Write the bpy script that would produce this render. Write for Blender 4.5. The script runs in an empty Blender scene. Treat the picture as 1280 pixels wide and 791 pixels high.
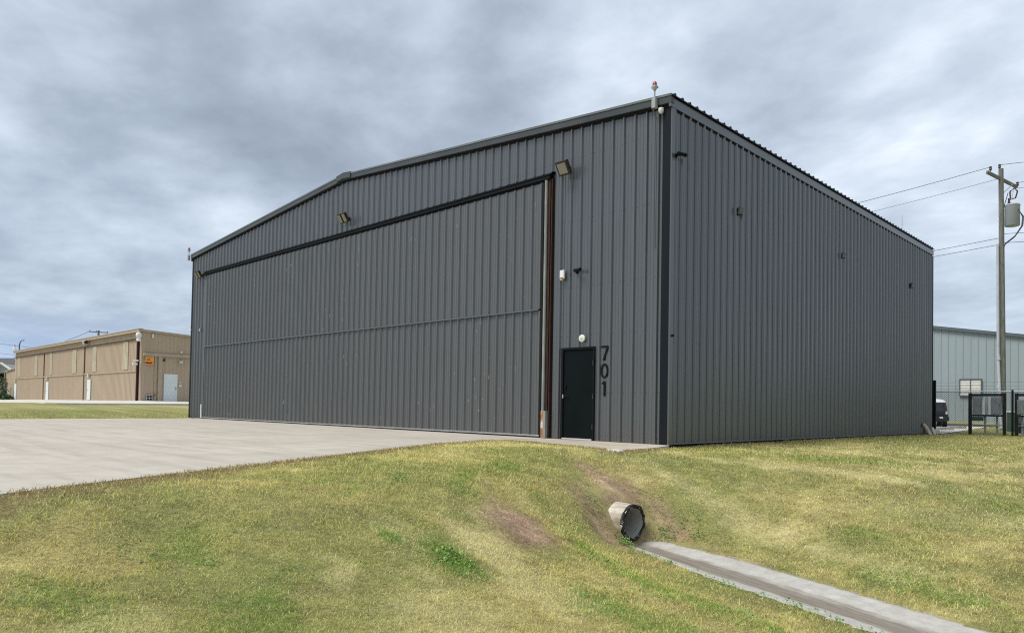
import bpy, bmesh, math, random
import numpy as np
from mathutils import Matrix, Vector
random.seed(7); rng = np.random.default_rng(11)
S = bpy.context.scene
COL = S.collection
R = math.radians

# ------------------------------------------------------------------ camera
YAW, PITCH, ROLL = 0.7764, 0.024, 0.0176
cy_, sy_ = math.cos(YAW), math.sin(YAW)
F = Vector((-sy_*math.cos(PITCH), cy_*math.cos(PITCH), math.sin(PITCH)))
R0 = Vector((cy_, sy_, 0)); U0 = R0.cross(F)
RT = R0*math.cos(ROLL) + U0*math.sin(ROLL)
UP = U0*math.cos(ROLL) - R0*math.sin(ROLL)
CAM = Vector((8.346, -13.214, 0.738))
cd = bpy.data.cameras.new('camera'); cam = bpy.data.objects.new('camera', cd); COL.objects.link(cam)
M3 = Matrix((RT, UP, -F)).transposed()
cam.matrix_world = Matrix.Translation(CAM) @ M3.to_4x4()
cd.sensor_width = 36; cd.lens = 903.4/1280*36; cd.shift_y = (486.95-395.5)/1280
cd.clip_start = 0.1; cd.clip_end = 6000
S.camera = cam

# ------------------------------------------------------------------ world
SUN_EL, SUN_AZ = 58, 200            # azimuth measured clockwise from +Y
W = bpy.data.worlds.new('World'); S.world = W; W.use_nodes = True
nt = W.node_tree; nt.nodes.clear()
def N(tree, typ, **kw):
    n = tree.nodes.new(typ)
    for k, v in kw.items():
        if k.startswith('i_'):
            key = k[2:]
            key = int(key) if key.isdigit() else key
            n.inputs[key].default_value = v
        else: setattr(n, k, v)
    return n
def math_(tree, op, a, b=None, c=None, clamp=False):
    n = tree.nodes.new('ShaderNodeMath'); n.operation = op; n.use_clamp = clamp
    for i, v in enumerate((a, b, c)):
        if v is None: continue
        if isinstance(v, (int, float)): n.inputs[i].default_value = v
        else: tree.links.new(v, n.inputs[i])
    return n.outputs[0]
def ramp(tree, fac, stops, interp='LINEAR'):
    n = tree.nodes.new('ShaderNodeValToRGB'); n.color_ramp.interpolation = interp
    el = n.color_ramp.elements
    while len(el) < len(stops): el.new(0.5)
    for e, (p, c) in zip(el, stops):
        e.position = p; e.color = (c, c, c, 1) if isinstance(c, (int, float)) else (*c, 1)
    tree.links.new(fac, n.inputs[0]); return n.outputs[0]
def mixc(tree, fac, a, b, mode='MIX'):
    n = tree.nodes.new('ShaderNodeMix'); n.data_type = 'RGBA'; n.blend_type = mode
    for sock, v in ((n.inputs[0], fac), (n.inputs[6], a), (n.inputs[7], b)):
        if isinstance(v, (int, float)): sock.default_value = v
        elif isinstance(v, tuple): sock.default_value = (*v, 1)
        else: tree.links.new(v, sock)
    return n.outputs[2]
L = nt.links.new
sky = N(nt, 'ShaderNodeTexSky', sky_type='NISHITA', sun_disc=False)
sky.sun_elevation = R(SUN_EL); sky.sun_rotation = R(SUN_AZ); sky.air_density = 1.0; sky.dust_density = 1.0; sky.ozone_density = 1.5
tc = N(nt, 'ShaderNodeTexCoord'); sep = N(nt, 'ShaderNodeSeparateXYZ'); L(tc.outputs['Generated'], sep.inputs[0])
zc = math_(nt, 'ADD', math_(nt, 'MAXIMUM', sep.outputs[2], 0.0), 0.20)
px = math_(nt, 'DIVIDE', sep.outputs[0], zc); py = math_(nt, 'DIVIDE', sep.outputs[1], zc)
cmb = N(nt, 'ShaderNodeCombineXYZ'); L(px, cmb.inputs[0]); L(py, cmb.inputs[1])
rot = N(nt, 'ShaderNodeMapping'); L(cmb.outputs[0], rot.inputs[0])
rot.inputs['Rotation'].default_value = (0, 0, R(28)); rot.inputs['Location'].default_value = (3.1, 1.7, 0); rot.inputs['Scale'].default_value = (1.0, 1.12, 1)
def noise(tree, vec, scale, detail=5, rough=0.5, dist=0.0, lac=2.0):
    n = N(tree, 'ShaderNodeTexNoise'); n.inputs['Scale'].default_value = scale; n.inputs['Detail'].default_value = detail
    n.inputs['Roughness'].default_value = rough; n.inputs['Distortion'].default_value = dist; n.inputs['Lacunarity'].default_value = lac
    if vec is not None: tree.links.new(vec, n.inputs['Vector'])
    return n.outputs['Fac']
n1 = noise(nt, rot.outputs[0], 0.70, 3, 0.5, 0.0)
n2 = noise(nt, rot.outputs[0], 1.9, 8, 0.56, 0.12)
n3 = noise(nt, rot.outputs[0], 4.6, 6, 0.6, 0.15)
v = math_(nt, 'ADD', math_(nt, 'MULTIPLY', n1, 0.42), math_(nt, 'MULTIPLY', n2, 0.44))
v = math_(nt, 'ADD', v, math_(nt, 'MULTIPLY', n3, 0.14))
# brighter breaks in the deck, each a soft lobe about one direction
def lobe(d, width, amp):
    d = Vector(d).normalized()
    dp = N(nt, 'ShaderNodeVectorMath', operation='DOT_PRODUCT'); L(tc.outputs['Generated'], dp.inputs[0]); dp.inputs[1].default_value = d
    m = N(nt, 'ShaderNodeMapRange', interpolation_type='SMOOTHERSTEP'); L(dp.outputs['Value'], m.inputs[0])
    m.inputs[1].default_value = math.cos(R(width)); m.inputs[2].default_value = 1.0; m.inputs[3].default_value = 0; m.inputs[4].default_value = amp
    return m.outputs[0]
def skydir(x, y): return F + RT*(x-640)/903.4 + UP*(486.95-y)/903.4
for (x, y, w, a) in ((450, 60, 11, .085), (750, 85, 9, .07), (1150, 120, 26, .05), (560, 30, 8, -.02), (250, 60, 20, -.03), (640, 60, 6, -.03)):
    v = math_(nt, 'ADD', v, lobe(skydir(x, y), w, a))
cl = ramp(nt, v, [(0.37, (2.35, 2.78, 3.40)), (0.45, (3.1, 3.62, 4.35)), (0.51, (4.0, 4.62, 5.4)), (0.58, (5.2, 5.85, 6.65)), (0.67, (7.3, 7.9, 8.6))])
# a clearer blue strip low over the horizon on the left side
blue = math_(nt, 'MULTIPLY', lobe(skydir(-40, 455), 16, .8), ramp(nt, sep.outputs[2], [(0.03, 1.0), (0.115, 0.0)]))
blue = math_(nt, 'MULTIPLY', blue, ramp(nt, n2, [(0.35, 1.0), (0.68, 0.35)]))
low = ramp(nt, sep.outputs[2], [(0.0, 1.0), (0.30, 0.0)])
cl = mixc(nt, math_(nt, 'MULTIPLY', low, 0.30), cl, (3.9, 4.75, 5.9))
cl = mixc(nt, blue, cl, (2.3, 3.6, 6.2))
mx = mixc(nt, 0.9, sky.outputs[0], cl)
bg = N(nt, 'ShaderNodeBackground'); bg.inputs[1].default_value = 0.1; L(mx, bg.inputs[0])
wo = N(nt, 'ShaderNodeOutputWorld'); L(bg.outputs[0], wo.inputs[0])

# ------------------------------------------------------------------ sun
sd = bpy.data.lights.new('sun', 'SUN'); sd.energy = 2.5; sd.angle = R(26); sd.color = (1, .955, .885)
sun = bpy.data.objects.new('sun', sd); COL.objects.link(sun)
az, el = R(SUN_AZ), R(SUN_EL)
sv = Vector((math.sin(az)*math.cos(el), math.cos(az)*math.cos(el), math.sin(el)))
sun.rotation_euler = sv.to_track_quat('Z', 'Y').to_euler(); sun.location = (0, -20, 30)
S.view_settings.view_transform = 'Standard'; S.view_settings.look = 'None'
S.view_settings.exposure = 0.5; S.view_settings.gamma = 1.0; S.view_settings.use_curve_mapping = False
S.render.engine = 'CYCLES'
S.cycles.use_denoising = False; S.cycles.adaptive_threshold = 0.006
S.cycles.pixel_filter_type = 'BLACKMAN_HARRIS'; S.cycles.filter_width = 1.15; S.cycles.sample_clamp_indirect = 4

# ------------------------------------------------------------------ materials
def mat(name, base=(.5,.5,.5), rough=.6, metal=0.0, var=0.0, vscale=3.0, bump=0.0, bscale=30.0, stretch=(1,1,1), spec=.25, col2=None, c2lo=.55, c2hi=.7, c2scale=2.0, emit=None, alpha=None):
    m = bpy.data.materials.new(name); m.use_nodes = True
    t = m.node_tree; b = t.nodes['Principled BSDF']
    b.inputs['Roughness'].default_value = rough; b.inputs['Metallic'].default_value = metal
    b.inputs['Specular IOR Level'].default_value = spec
    b.inputs['Base Color'].default_value = (*base, 1)
    c = N(t, 'ShaderNodeTexCoord'); mp = N(t, 'ShaderNodeMapping'); t.links.new(c.outputs['Object'], mp.inputs[0]); mp.inputs['Scale'].default_value = stretch
    out = None
    if var or col2:
        n = noise(t, mp.outputs[0], vscale, 6, .6)
        lo = tuple(max(0, x*(1-var)) for x in base); hi = tuple(x*(1+var) for x in base)
        out = ramp(t, n, [(.3, lo), (.7, hi)])
        if col2:
            n2_ = noise(t, mp.outputs[0], c2scale, 7, .65)
            out = mixc(t, ramp(t, n2_, [(c2lo, 0.0), (c2hi, 1.0)]), out, tuple(col2))
        t.links.new(out, b.inputs['Base Color'])
    if bump:
        bn = N(t, 'ShaderNodeBump'); bn.inputs['Strength'].default_value = bump; bn.inputs['Distance'].default_value = .02
        t.links.new(noise(t, mp.outputs[0], bscale, 6, .6), bn.inputs['Height']); t.links.new(bn.outputs[0], b.inputs['Normal'])
    if emit: b.inputs['Emission Color'].default_value = (*emit, 1); b.inputs['Emission Strength'].default_value = 1
    return m

def steel_siding(name, base, rough=.42, dirt=(.16,.15,.13), scuff=0.0, metal=0.0, var=.05, spec=.45):
    """factory painted ribbed sheet: slightly different panels, run-down streaks, dust near the ground, oil canning"""
    m = bpy.data.materials.new(name); m.use_nodes = True
    t = m.node_tree; b = t.nodes['Principled BSDF']; LK = t.links.new
    g = N(t, 'ShaderNodeNewGeometry'); sp = N(t, 'ShaderNodeSeparateXYZ'); LK(g.outputs['Position'], sp.inputs[0])
    # panel index along x + y
    s = math_(t, 'FLOOR', math_(t, 'DIVIDE', math_(t, 'ADD', sp.outputs[0], sp.outputs[1]), 0.914))
    wn = N(t, 'ShaderNodeTexWhiteNoise', noise_dimensions='1D'); LK(s, wn.inputs['W'])
    mp = N(t, 'ShaderNodeMapping'); LK(g.outputs['Position'], mp.inputs[0]); mp.inputs['Scale'].default_value = (6, 6, .35)
    st = noise(t, mp.outputs[0], 1.0, 7, .6)
    c0 = ramp(t, st, [(.25, tuple(x*(1-1.6*var) for x in base)), (.75, tuple(x*(1+1.6*var) for x in base))])
    c1 = mixc(t, math_(t, 'MULTIPLY', wn.outputs['Value'], 1.0), c0, tuple(x*(1+var) for x in base)); 
    big = noise(t, g.outputs['Position'], .5, 4, .6)
    c2 = mixc(t, math_(t, 'MULTIPLY', ramp(t, big, [(.4, 0.0), (.75, 1.0)]), .25), c1, dirt)
    # splash dust close to the ground
    low_ = ramp(t, math_(t, 'ADD', sp.outputs[2], math_(t, 'MULTIPLY', st, .5)), [(.2, 1.0), (.75, 0.0)])
    c3 = mixc(t, math_(t, 'MULTIPLY', low_, .35), c2, dirt)
    if scuff:
        mp2 = N(t, 'ShaderNodeMapping'); LK(g.outputs['Position'], mp2.inputs[0]); mp2.inputs['Scale'].default_value = (9, 9, 2.2)
        sc = noise(t, mp2.outputs[0], 1.6, 3, .5)
        sc2 = noise(t, g.outputs['Position'], .45, 2, .5)
        f = math_(t, 'MULTIPLY', ramp(t, sc, [(.69, 0.0), (.72, 1.0)]), ramp(t, sc2, [(.5, 0.0), (.6, 1.0)]))
        c3 = mixc(t, math_(t, 'MULTIPLY', f, scuff), c3, (.45, .45, .44))
    LK(c3, b.inputs['Base Color'])
    LK(math_(t, 'ADD', math_(t, 'MULTIPLY', st, .18), rough-.09), b.inputs['Roughness'])
    b.inputs['Metallic'].default_value = metal; b.inputs['Specular IOR Level'].default_value = spec
    bn = N(t, 'ShaderNodeBump'); bn.inputs['Strength'].default_value = .35; bn.inputs['Distance'].default_value = .012
    mp3 = N(t, 'ShaderNodeMapping'); LK(g.outputs['Position'], mp3.inputs[0]); mp3.inputs['Scale'].default_value = (2.5, 2.5, .8)
    LK(noise(t, mp3.outputs[0], 1.0, 3, .5), bn.inputs['Height']); LK(bn.outputs[0], b.inputs['Normal'])
    return m

MT = {}
MT['siding'] = steel_siding('charcoal_siding', (.146,.154,.161), .30, metal=.62, spec=.6)
MT['door_siding'] = steel_siding('charcoal_door_siding', (.136,.142,.147), .35, metal=.48, scuff=.75)
MT['fascia'] = steel_siding('slate_fascia', (.045,.055,.065), .35, spec=.3)
MT['fascia_light'] = mat('pale_roof_edge', (.15,.165,.165), .35, var=.15)
MT['trim_dark'] = steel_siding('dark_corner_trim', (.009,.013,.018), .5, dirt=(.014,.016,.02), spec=.12)
MT['black'] = mat('black_paint', (.007,.008,.009), .6, var=.3, spec=.12)
MT['shadow_rubber'] = mat('rubber_and_shade_black', (.008,.008,.008), .8)  # black of the seals, also of the painted shadow strips under the fascias
MT['door_paint'] = mat('door_black_paint', (.004,.007,.008), .5, spec=.08, var=.25, vscale=1.5, bump=.05, bscale=4)
MT['screw'] = mat('screw_head', (.035,.037,.040), .5)
MT['steel'] = mat('galvanised_steel', (.42,.43,.43), .4, .5, var=.2, vscale=12)
MT['bright'] = mat('bright_steel', (.6,.6,.58), .35, .4, var=.15)
MT['rust'] = mat('rust_brown_steel', (.040,.020,.014), .8, var=.5, vscale=5, stretch=(6,6,.6), col2=(.085,.032,.016), c2scale=3)
MT['rust_orange'] = mat('flaking_rust_cream', (.62,.55,.42), .75, var=.15, vscale=8, col2=(.36,.13,.035), c2lo=.45, c2hi=.56, c2scale=5)
MT['pipe_white'] = mat('dull_white_pipe', (.27,.28,.27), .5, var=.25, vscale=3, stretch=(3,3,.6), col2=(.16,.14,.11), c2scale=2)
MT['white'] = mat('white_plastic', (.72,.72,.70), .45, var=.06)
MT['cream'] = mat('cream_plastic', (.55,.52,.44), .5, var=.1)
MT['grey_plastic'] = mat('grey_plastic', (.33,.35,.35), .5, var=.1)
MT['brown_metal'] = mat('bronze_housing', (.045,.032,.022), .5, var=.3, vscale=20)
MT['lens'] = mat('lamp_lens', (.24,.235,.19), .15, var=.2, vscale=40, spec=.8)
MT['red'] = mat('red_beacon_glass', (.36,.008,.015), .2, var=.1, spec=.8)
def concrete(name, base, stain, scale=1.0, joints=False, weather=1.0):
    m = bpy.data.materials.new(name); m.use_nodes = True
    t = m.node_tree; b = t.nodes['Principled BSDF']; LK = t.links.new
    g = N(t, 'ShaderNodeNewGeometry')
    a = noise(t, g.outputs['Position'], .35*scale, 6, .6, .6); c = noise(t, g.outputs['Position'], 2.2*scale, 8, .65); f = noise(t, g.outputs['Position'], 60, 4, .7)
    mp = N(t, 'ShaderNodeMapping'); LK(g.outputs['Position'], mp.inputs[0]); mp.inputs['Scale'].default_value = (.22, 2.6, 1)
    br = noise(t, mp.outputs[0], 1.2*scale, 7, .62)
    col = ramp(t, a, [(.3, tuple(x*(1-.10*weather) for x in base)), (.65, tuple(x*(1+.06*weather) for x in base))])
    col = mixc(t, math_(t, 'MULTIPLY', ramp(t, c, [(.42, 0.0), (.68, 1.0)]), .42*weather), col, stain)
    col = mixc(t, math_(t, 'MULTIPLY', ramp(t, br, [(.48, 0.0), (.66, 1.0)]), .60*weather), col, stain)
    col = mixc(t, .5, col, ramp(t, f, [(.3, .40), (.7, .60)]), 'OVERLAY')
    if joints:
        sp = N(t, 'ShaderNodeSeparateXYZ'); LK(g.outputs['Position'], sp.inputs[0])
        js = []
        for ax_ in (0, 1):
            q = math_(t, 'ABSOLUTE', math_(t, 'SUBTRACT', math_(t, 'FRACT', math_(t, 'DIVIDE', math_(t, 'ADD', sp.outputs[ax_], 60.9), 5.1)), .5))
            js.append(ramp(t, q, [(.0012, 1.0), (.0030, 0.0)]))
        col = mixc(t, math_(t, 'MULTIPLY', math_(t, 'MAXIMUM', js[0], js[1]), .38), col, (.14,.125,.10))
    LK(col, b.inputs['Base Color']); b.inputs['Roughness'].default_value = .85; b.inputs['Specular IOR Level'].default_value = .25
    bn = N(t, 'ShaderNodeBump'); bn.inputs['Strength'].default_value = .35; bn.inputs['Distance'].default_value = .006
    LK(f, bn.inputs['Height']); LK(bn.outputs[0], b.inputs['Normal'])
    return m
MT['apron'] = concrete('apron_concrete', (.475,.435,.37), (.335,.303,.255), joints=True)
MT['slab'] = concrete('slab_concrete', (.48,.43,.35), (.30,.26,.20), 2.0)
MT['path'] = concrete('pale_concrete', (.60,.58,.53), (.42,.40,.36))
MT['block'] = concrete('block_concrete', (.42,.40,.36), (.16,.15,.13), 6.0, weather=1.6)
MT['asphalt'] = mat('asphalt', (.07,.07,.07), .9, var=.25, vscale=8, bump=.3, bscale=120)
def gutter_mat():
    m = bpy.data.materials.new('gutter_concrete'); m.use_nodes = True
    t = m.node_tree; b = t.nodes['Principled BSDF']; LK = t.links.new
    uv = N(t, 'ShaderNodeUVMap'); sp = N(t, 'ShaderNodeSeparateXYZ'); LK(uv.outputs[0], sp.inputs[0])
    g = N(t, 'ShaderNodeNewGeometry')
    mp = N(t, 'ShaderNodeMapping'); LK(uv.outputs[0], mp.inputs[0]); mp.inputs['Scale'].default_value = (.9, 11, 1)
    st = noise(t, mp.outputs[0], 1.6, 7, .62); big = noise(t, uv.outputs[0], 1.1, 5, .6); fi = noise(t, g.outputs['Position'], 90, 4, .7); md = noise(t, g.outputs['Position'], 7, 7, .65)
    base = ramp(t, md, [(.3, (.36,.345,.31)), (.7, (.50,.48,.44))])
    # silt line along the middle: the bed itself is stained there
    off = math_(t, 'ABSOLUTE', math_(t, 'SUBTRACT', math_(t, 'ADD', sp.outputs[1], math_(t, 'MULTIPLY', math_(t, 'SUBTRACT', big, .5), .18)), .47))
    off = math_(t, 'ADD', off, math_(t, 'MULTIPLY', math_(t, 'SUBTRACT', st, .5), .28))
    f = ramp(t, off, [(.09, 1.0), (.24, 0.0)], 'EASE')
    base = mixc(t, math_(t, 'MULTIPLY', f, .85), base, ramp(t, st, [(.35, (.13,.105,.08)), (.65, (.22,.185,.145))]))
    base = mixc(t, math_(t, 'MULTIPLY', ramp(t, st, [(.5, 0.0), (.7, 1.0)]), .3), base, (.27,.25,.21))
    base = mixc(t, .55, base, ramp(t, fi, [(.3, .36), (.7, .64)]), 'OVERLAY')
    LK(base, b.inputs['Base Color']); b.inputs['Roughness'].default_value = .85; b.inputs['Specular IOR Level'].default_value = .25
    bn = N(t, 'ShaderNodeBump'); bn.inputs['Strength'].default_value = .5; bn.inputs['Distance'].default_value = .008
    LK(math_(t, 'ADD', fi, md), bn.inputs['Height']); LK(bn.outputs[0], b.inputs['Normal'])
    return m
MT['gutter'] = gutter_mat()
MT['culvert'] = concrete('culvert_concrete', (.62,.58,.49), (.26,.21,.15), 3.5, weather=1.4)
MT['culvert_rim'] = mat('tar_blackened_rim', (.022,.019,.017), .8, var=.3, vscale=18, bump=.6, bscale=30, col2=(.62,.60,.56), c2lo=.60, c2hi=.62, c2scale=22)
MT['culvert_in'] = mat('culvert_inside', (.42,.41,.37), .8, var=.2, vscale=4, bump=.2)
MT['tan'] = steel_siding('tan_siding', (.43,.335,.24), .5, dirt=(.40,.32,.23), var=.07)
MT['tan_trim'] = mat('tan_trim', (.42,.335,.25), .5, var=.08)
MT['tan_dark'] = mat('dark_brown_trim', (.09,.055,.045), .6, var=.2)  # dark brown of the tan hangar's seals, header, jambs and footing
MT['translucent'] = mat('fibreglass_light_panel', (.50,.45,.33), .4, var=.12, vscale=2)
MT['maroon'] = mat('maroon_steel', (.035,.010,.012), .6, var=.3)
MT['door_white'] = mat('white_door_paint', (.66,.72,.72), .45, var=.04)
MT['orange'] = mat('orange_sign_face', (.75,.34,.07), .5, var=.12, vscale=5)
MT['sign_dark'] = mat('dark_sign_lettering', (.13,.035,.01), .5)
MT['sign_red'] = mat('red_sign_band', (.26,.022,.012), .5, var=.2)
MT['grey_wall'] = steel_siding('pale_blue_grey_siding', (.285,.34,.36), .5, dirt=(.32,.36,.36), var=.04)
MT['grey_trim'] = mat('grey_trim', (.10,.13,.14), .5, var=.1)
MT['wood'] = mat('weathered_pole_wood', (.185,.185,.165), .9, var=.35, vscale=4, stretch=(5,5,.5), bump=.6, bscale=12, col2=(.06,.055,.04), c2scale=6)
MT['xfmr'] = mat('transformer_grey', (.34,.365,.38), .4, var=.06)
MT['pvc'] = mat('grey_pvc', (.47,.50,.52), .45, var=.12, vscale=2)
MT['wire'] = mat('weathered_cable', (.05,.05,.055), .6)
MT['alu_wire'] = mat('aluminium_cable', (.12,.13,.14), .6)
MT['ceramic'] = mat('brown_insulator', (.05,.04,.045), .3)
MT['cabinet'] = mat('cabinet_grey', (.27,.31,.335), .5, var=.08)
MT['gal_post'] = mat('galvanised_post', (.36,.40,.42), .5, var=.15)
MT['fence_wire'] = mat('dull_fence_wire', (.06,.065,.07), .6, .2)
MT['green_box'] = mat('green_cabinet', (.045,.085,.065), .5, var=.1)
MT['glass'] = mat('dark_vehicle_glass', (.012,.015,.017), .08, spec=.8)
MT['car_white'] = mat('white_car_paint', (.72,.73,.74), .25)
MT['car_black'] = mat('dark_car_paint', (.02,.023,.026), .35)
MT['tyre'] = mat('tyre_rubber', (.012,.012,.012), .85)
MT['shingle'] = mat('grey_shingles', (.105,.10,.105), .9, var=.3, vscale=6, bump=.4, bscale=20)
MT['house_wall'] = mat('sage_house_wall', (.30,.31,.29), .8, var=.1)
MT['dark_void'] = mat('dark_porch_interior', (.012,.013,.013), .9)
MT['slat'] = mat('white_louvre', (.60,.60,.56), .6, var=.08)
MT['stone'] = mat('broken_slab', (.50,.42,.33), .85, var=.2, vscale=9, bump=.5, bscale=25, col2=(.22,.16,.11), c2scale=5)

# ------------------------------------------------------------------ mesh builder
class MB:
    def __init__(s): s.v = []; s.f = []; s.mi = []; s.cur = 0
    def add(s, vs, fs):
        o = len(s.v); s.v += [tuple(p) for p in vs]; s.f += [tuple(o+i for i in f) for f in fs]; s.mi += [s.cur]*len(fs); return s
    def box(s, a, b):
        x0,y0,z0 = (min(a[i],b[i]) for i in range(3)); x1,y1,z1 = (max(a[i],b[i]) for i in range(3))
        return s.add([(x0,y0,z0),(x1,y0,z0),(x1,y1,z0),(x0,y1,z0),(x0,y0,z1),(x1,y0,z1),(x1,y1,z1),(x0,y1,z1)],
                     [(0,3,2,1),(4,5,6,7),(0,1,5,4),(1,2,6,5),(2,3,7,6),(3,0,4,7)])
    def obox(s, c, half, rot=None):
        """box of half sizes about c with Matrix/Euler rotation"""
        q = rot if rot is not None else Matrix.Identity(3)
        vs = [Vector(c) + q @ Vector((i*half[0], j*half[1], k*half[2])) for k in (-1,1) for (i,j) in ((-1,-1),(1,-1),(1,1),(-1,1))]
        return s.add(vs, [(0,3,2,1),(4,5,6,7),(0,1,5,4),(1,2,6,5),(2,3,7,6),(3,0,4,7)])
    def prism(s, poly, d):
        """closed polygon (3D points) extruded by vector d"""
        n = len(poly); P = [Vector(p) for p in poly]; Q = [p+Vector(d) for p in P]
        return s.add(P+Q, [tuple(range(n))[::-1], tuple(range(n, 2*n))] + [(i,(i+1)%n,n+(i+1)%n,n+i) for i in range(n)])
    def tube(s, pts, r, n=8, cap=True):
        P = [Vector(p) for p in pts]; rr = r if isinstance(r, (list,tuple)) else [r]*len(P)
        rings = []; prev = None
        for i, p in enumerate(P):
            d = (P[min(i+1,len(P)-1)] - P[max(i-1,0)]).normalized()
            a = d.orthogonal().normalized() if prev is None else (prev - d*prev.dot(d)).normalized()
            prev = a; b = d.cross(a)
            rings.append([p + (a*math.cos(2*math.pi*k/n) + b*math.sin(2*math.pi*k/n))*rr[i] for k in range(n)])
        vs = [q for ring in rings for q in ring]; fs = []
        for i in range(len(P)-1):
            for k in range(n): fs.append((i*n+k, i*n+(k+1)%n, (i+1)*n+(k+1)%n, (i+1)*n+k))
        if cap: fs += [tuple(range(n))[::-1], tuple(range((len(P)-1)*n, len(P)*n))]
        return s.add(vs, fs)
    def build(s, name, m, parent=None, smooth=False, bevel=0):
        me = bpy.data.meshes.new(name)
        off = Vector((0,0,0))
        if parent is not None:
            q = parent
            while q is not None: off += q.location; q = q.parent
        me.from_pydata([tuple(Vector(p)-off) for p in s.v], [], s.f)
        ms = m if isinstance(m, (list, tuple)) else [m]
        for x in ms: me.materials.append(x)
        if len(ms) > 1: me.polygons.foreach_set('material_index', s.mi)
        me.update()
        bm = bmesh.new(); bm.from_mesh(me); bmesh.ops.recalc_face_normals(bm, faces=bm.faces); bm.to_mesh(me); bm.free()
        if smooth:
            me.polygons.foreach_set('use_smooth', [True]*len(me.polygons)); me.set_sharp_from_angle(angle=R(40))
        o = bpy.data.objects.new(name, me); COL.objects.link(o)
        if parent is not None: o.parent = parent
        if bevel:
            md = o.modifiers.new('bevel', 'BEVEL'); md.width = bevel; md.segments = 2; md.limit_method = 'ANGLE'
        return o
def tag(o, label, cat, group=None):
    o['label'] = label; o['category'] = cat
    if group: o['group'] = group
    return o
def thing(name, loc, label, cat, group=None):
    o = bpy.data.objects.new(name, None); o.empty_display_size = .2; COL.objects.link(o); o.location = loc
    return tag(o, label, cat, group)
def struct(o, kind='structure'): o['kind'] = kind; return o
def copy_thing(o, loc, rz=0, label=None):
    c = o.copy(); COL.objects.link(c); c.location = loc; c.rotation_euler = (0,0,rz)
    if label: c['label'] = label
    for ch in list(o.children):
        d = ch.copy(); COL.objects.link(d); d.parent = c
        for g in list(ch.children):
            e = g.copy(); COL.objects.link(e); e.parent = d
    return c
def rib_profile(a, b, pitch, h=.043, base=.075, top=.03, minor=True, phase=0.0):
    """(position, height) list for a ribbed sheet between a and b"""
    pts = [(a, 0.0)]; k = math.floor((a-phase)/pitch)-1
    while True:
        c = phase + k*pitch; k += 1
        if c - base/2 > b: break
        q = [(c-base/2, 0), (c-top/2, h), (c+top/2, h), (c+base/2, 0)]
        if minor:
            for u in (.36, .64):
                m_ = c + u*pitch; q += [(m_-.016, 0), (m_-.007, .009), (m_+.007, .009), (m_+.016, 0)]
        pts += [(x, y) for x, y in q if a < x < b]
    pts.append((b, 0.0)); return pts
def sheet(mb, prof, place, lo, hi):
    """vertical ribbed sheet: place(s, h, z) -> point; lo/hi may be functions of s"""
    fl = (lambda s_: lo) if not callable(lo) else lo; fh = (lambda s_: hi) if not callable(hi) else hi
    vs = []
    for s_, h in prof: vs += [place(s_, h, fl(s_)), place(s_, h, fh(s_))]
    mb.add(vs, [(2*i, 2*i+2, 2*i+3, 2*i+1) for i in range(len(prof)-1)])

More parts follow.
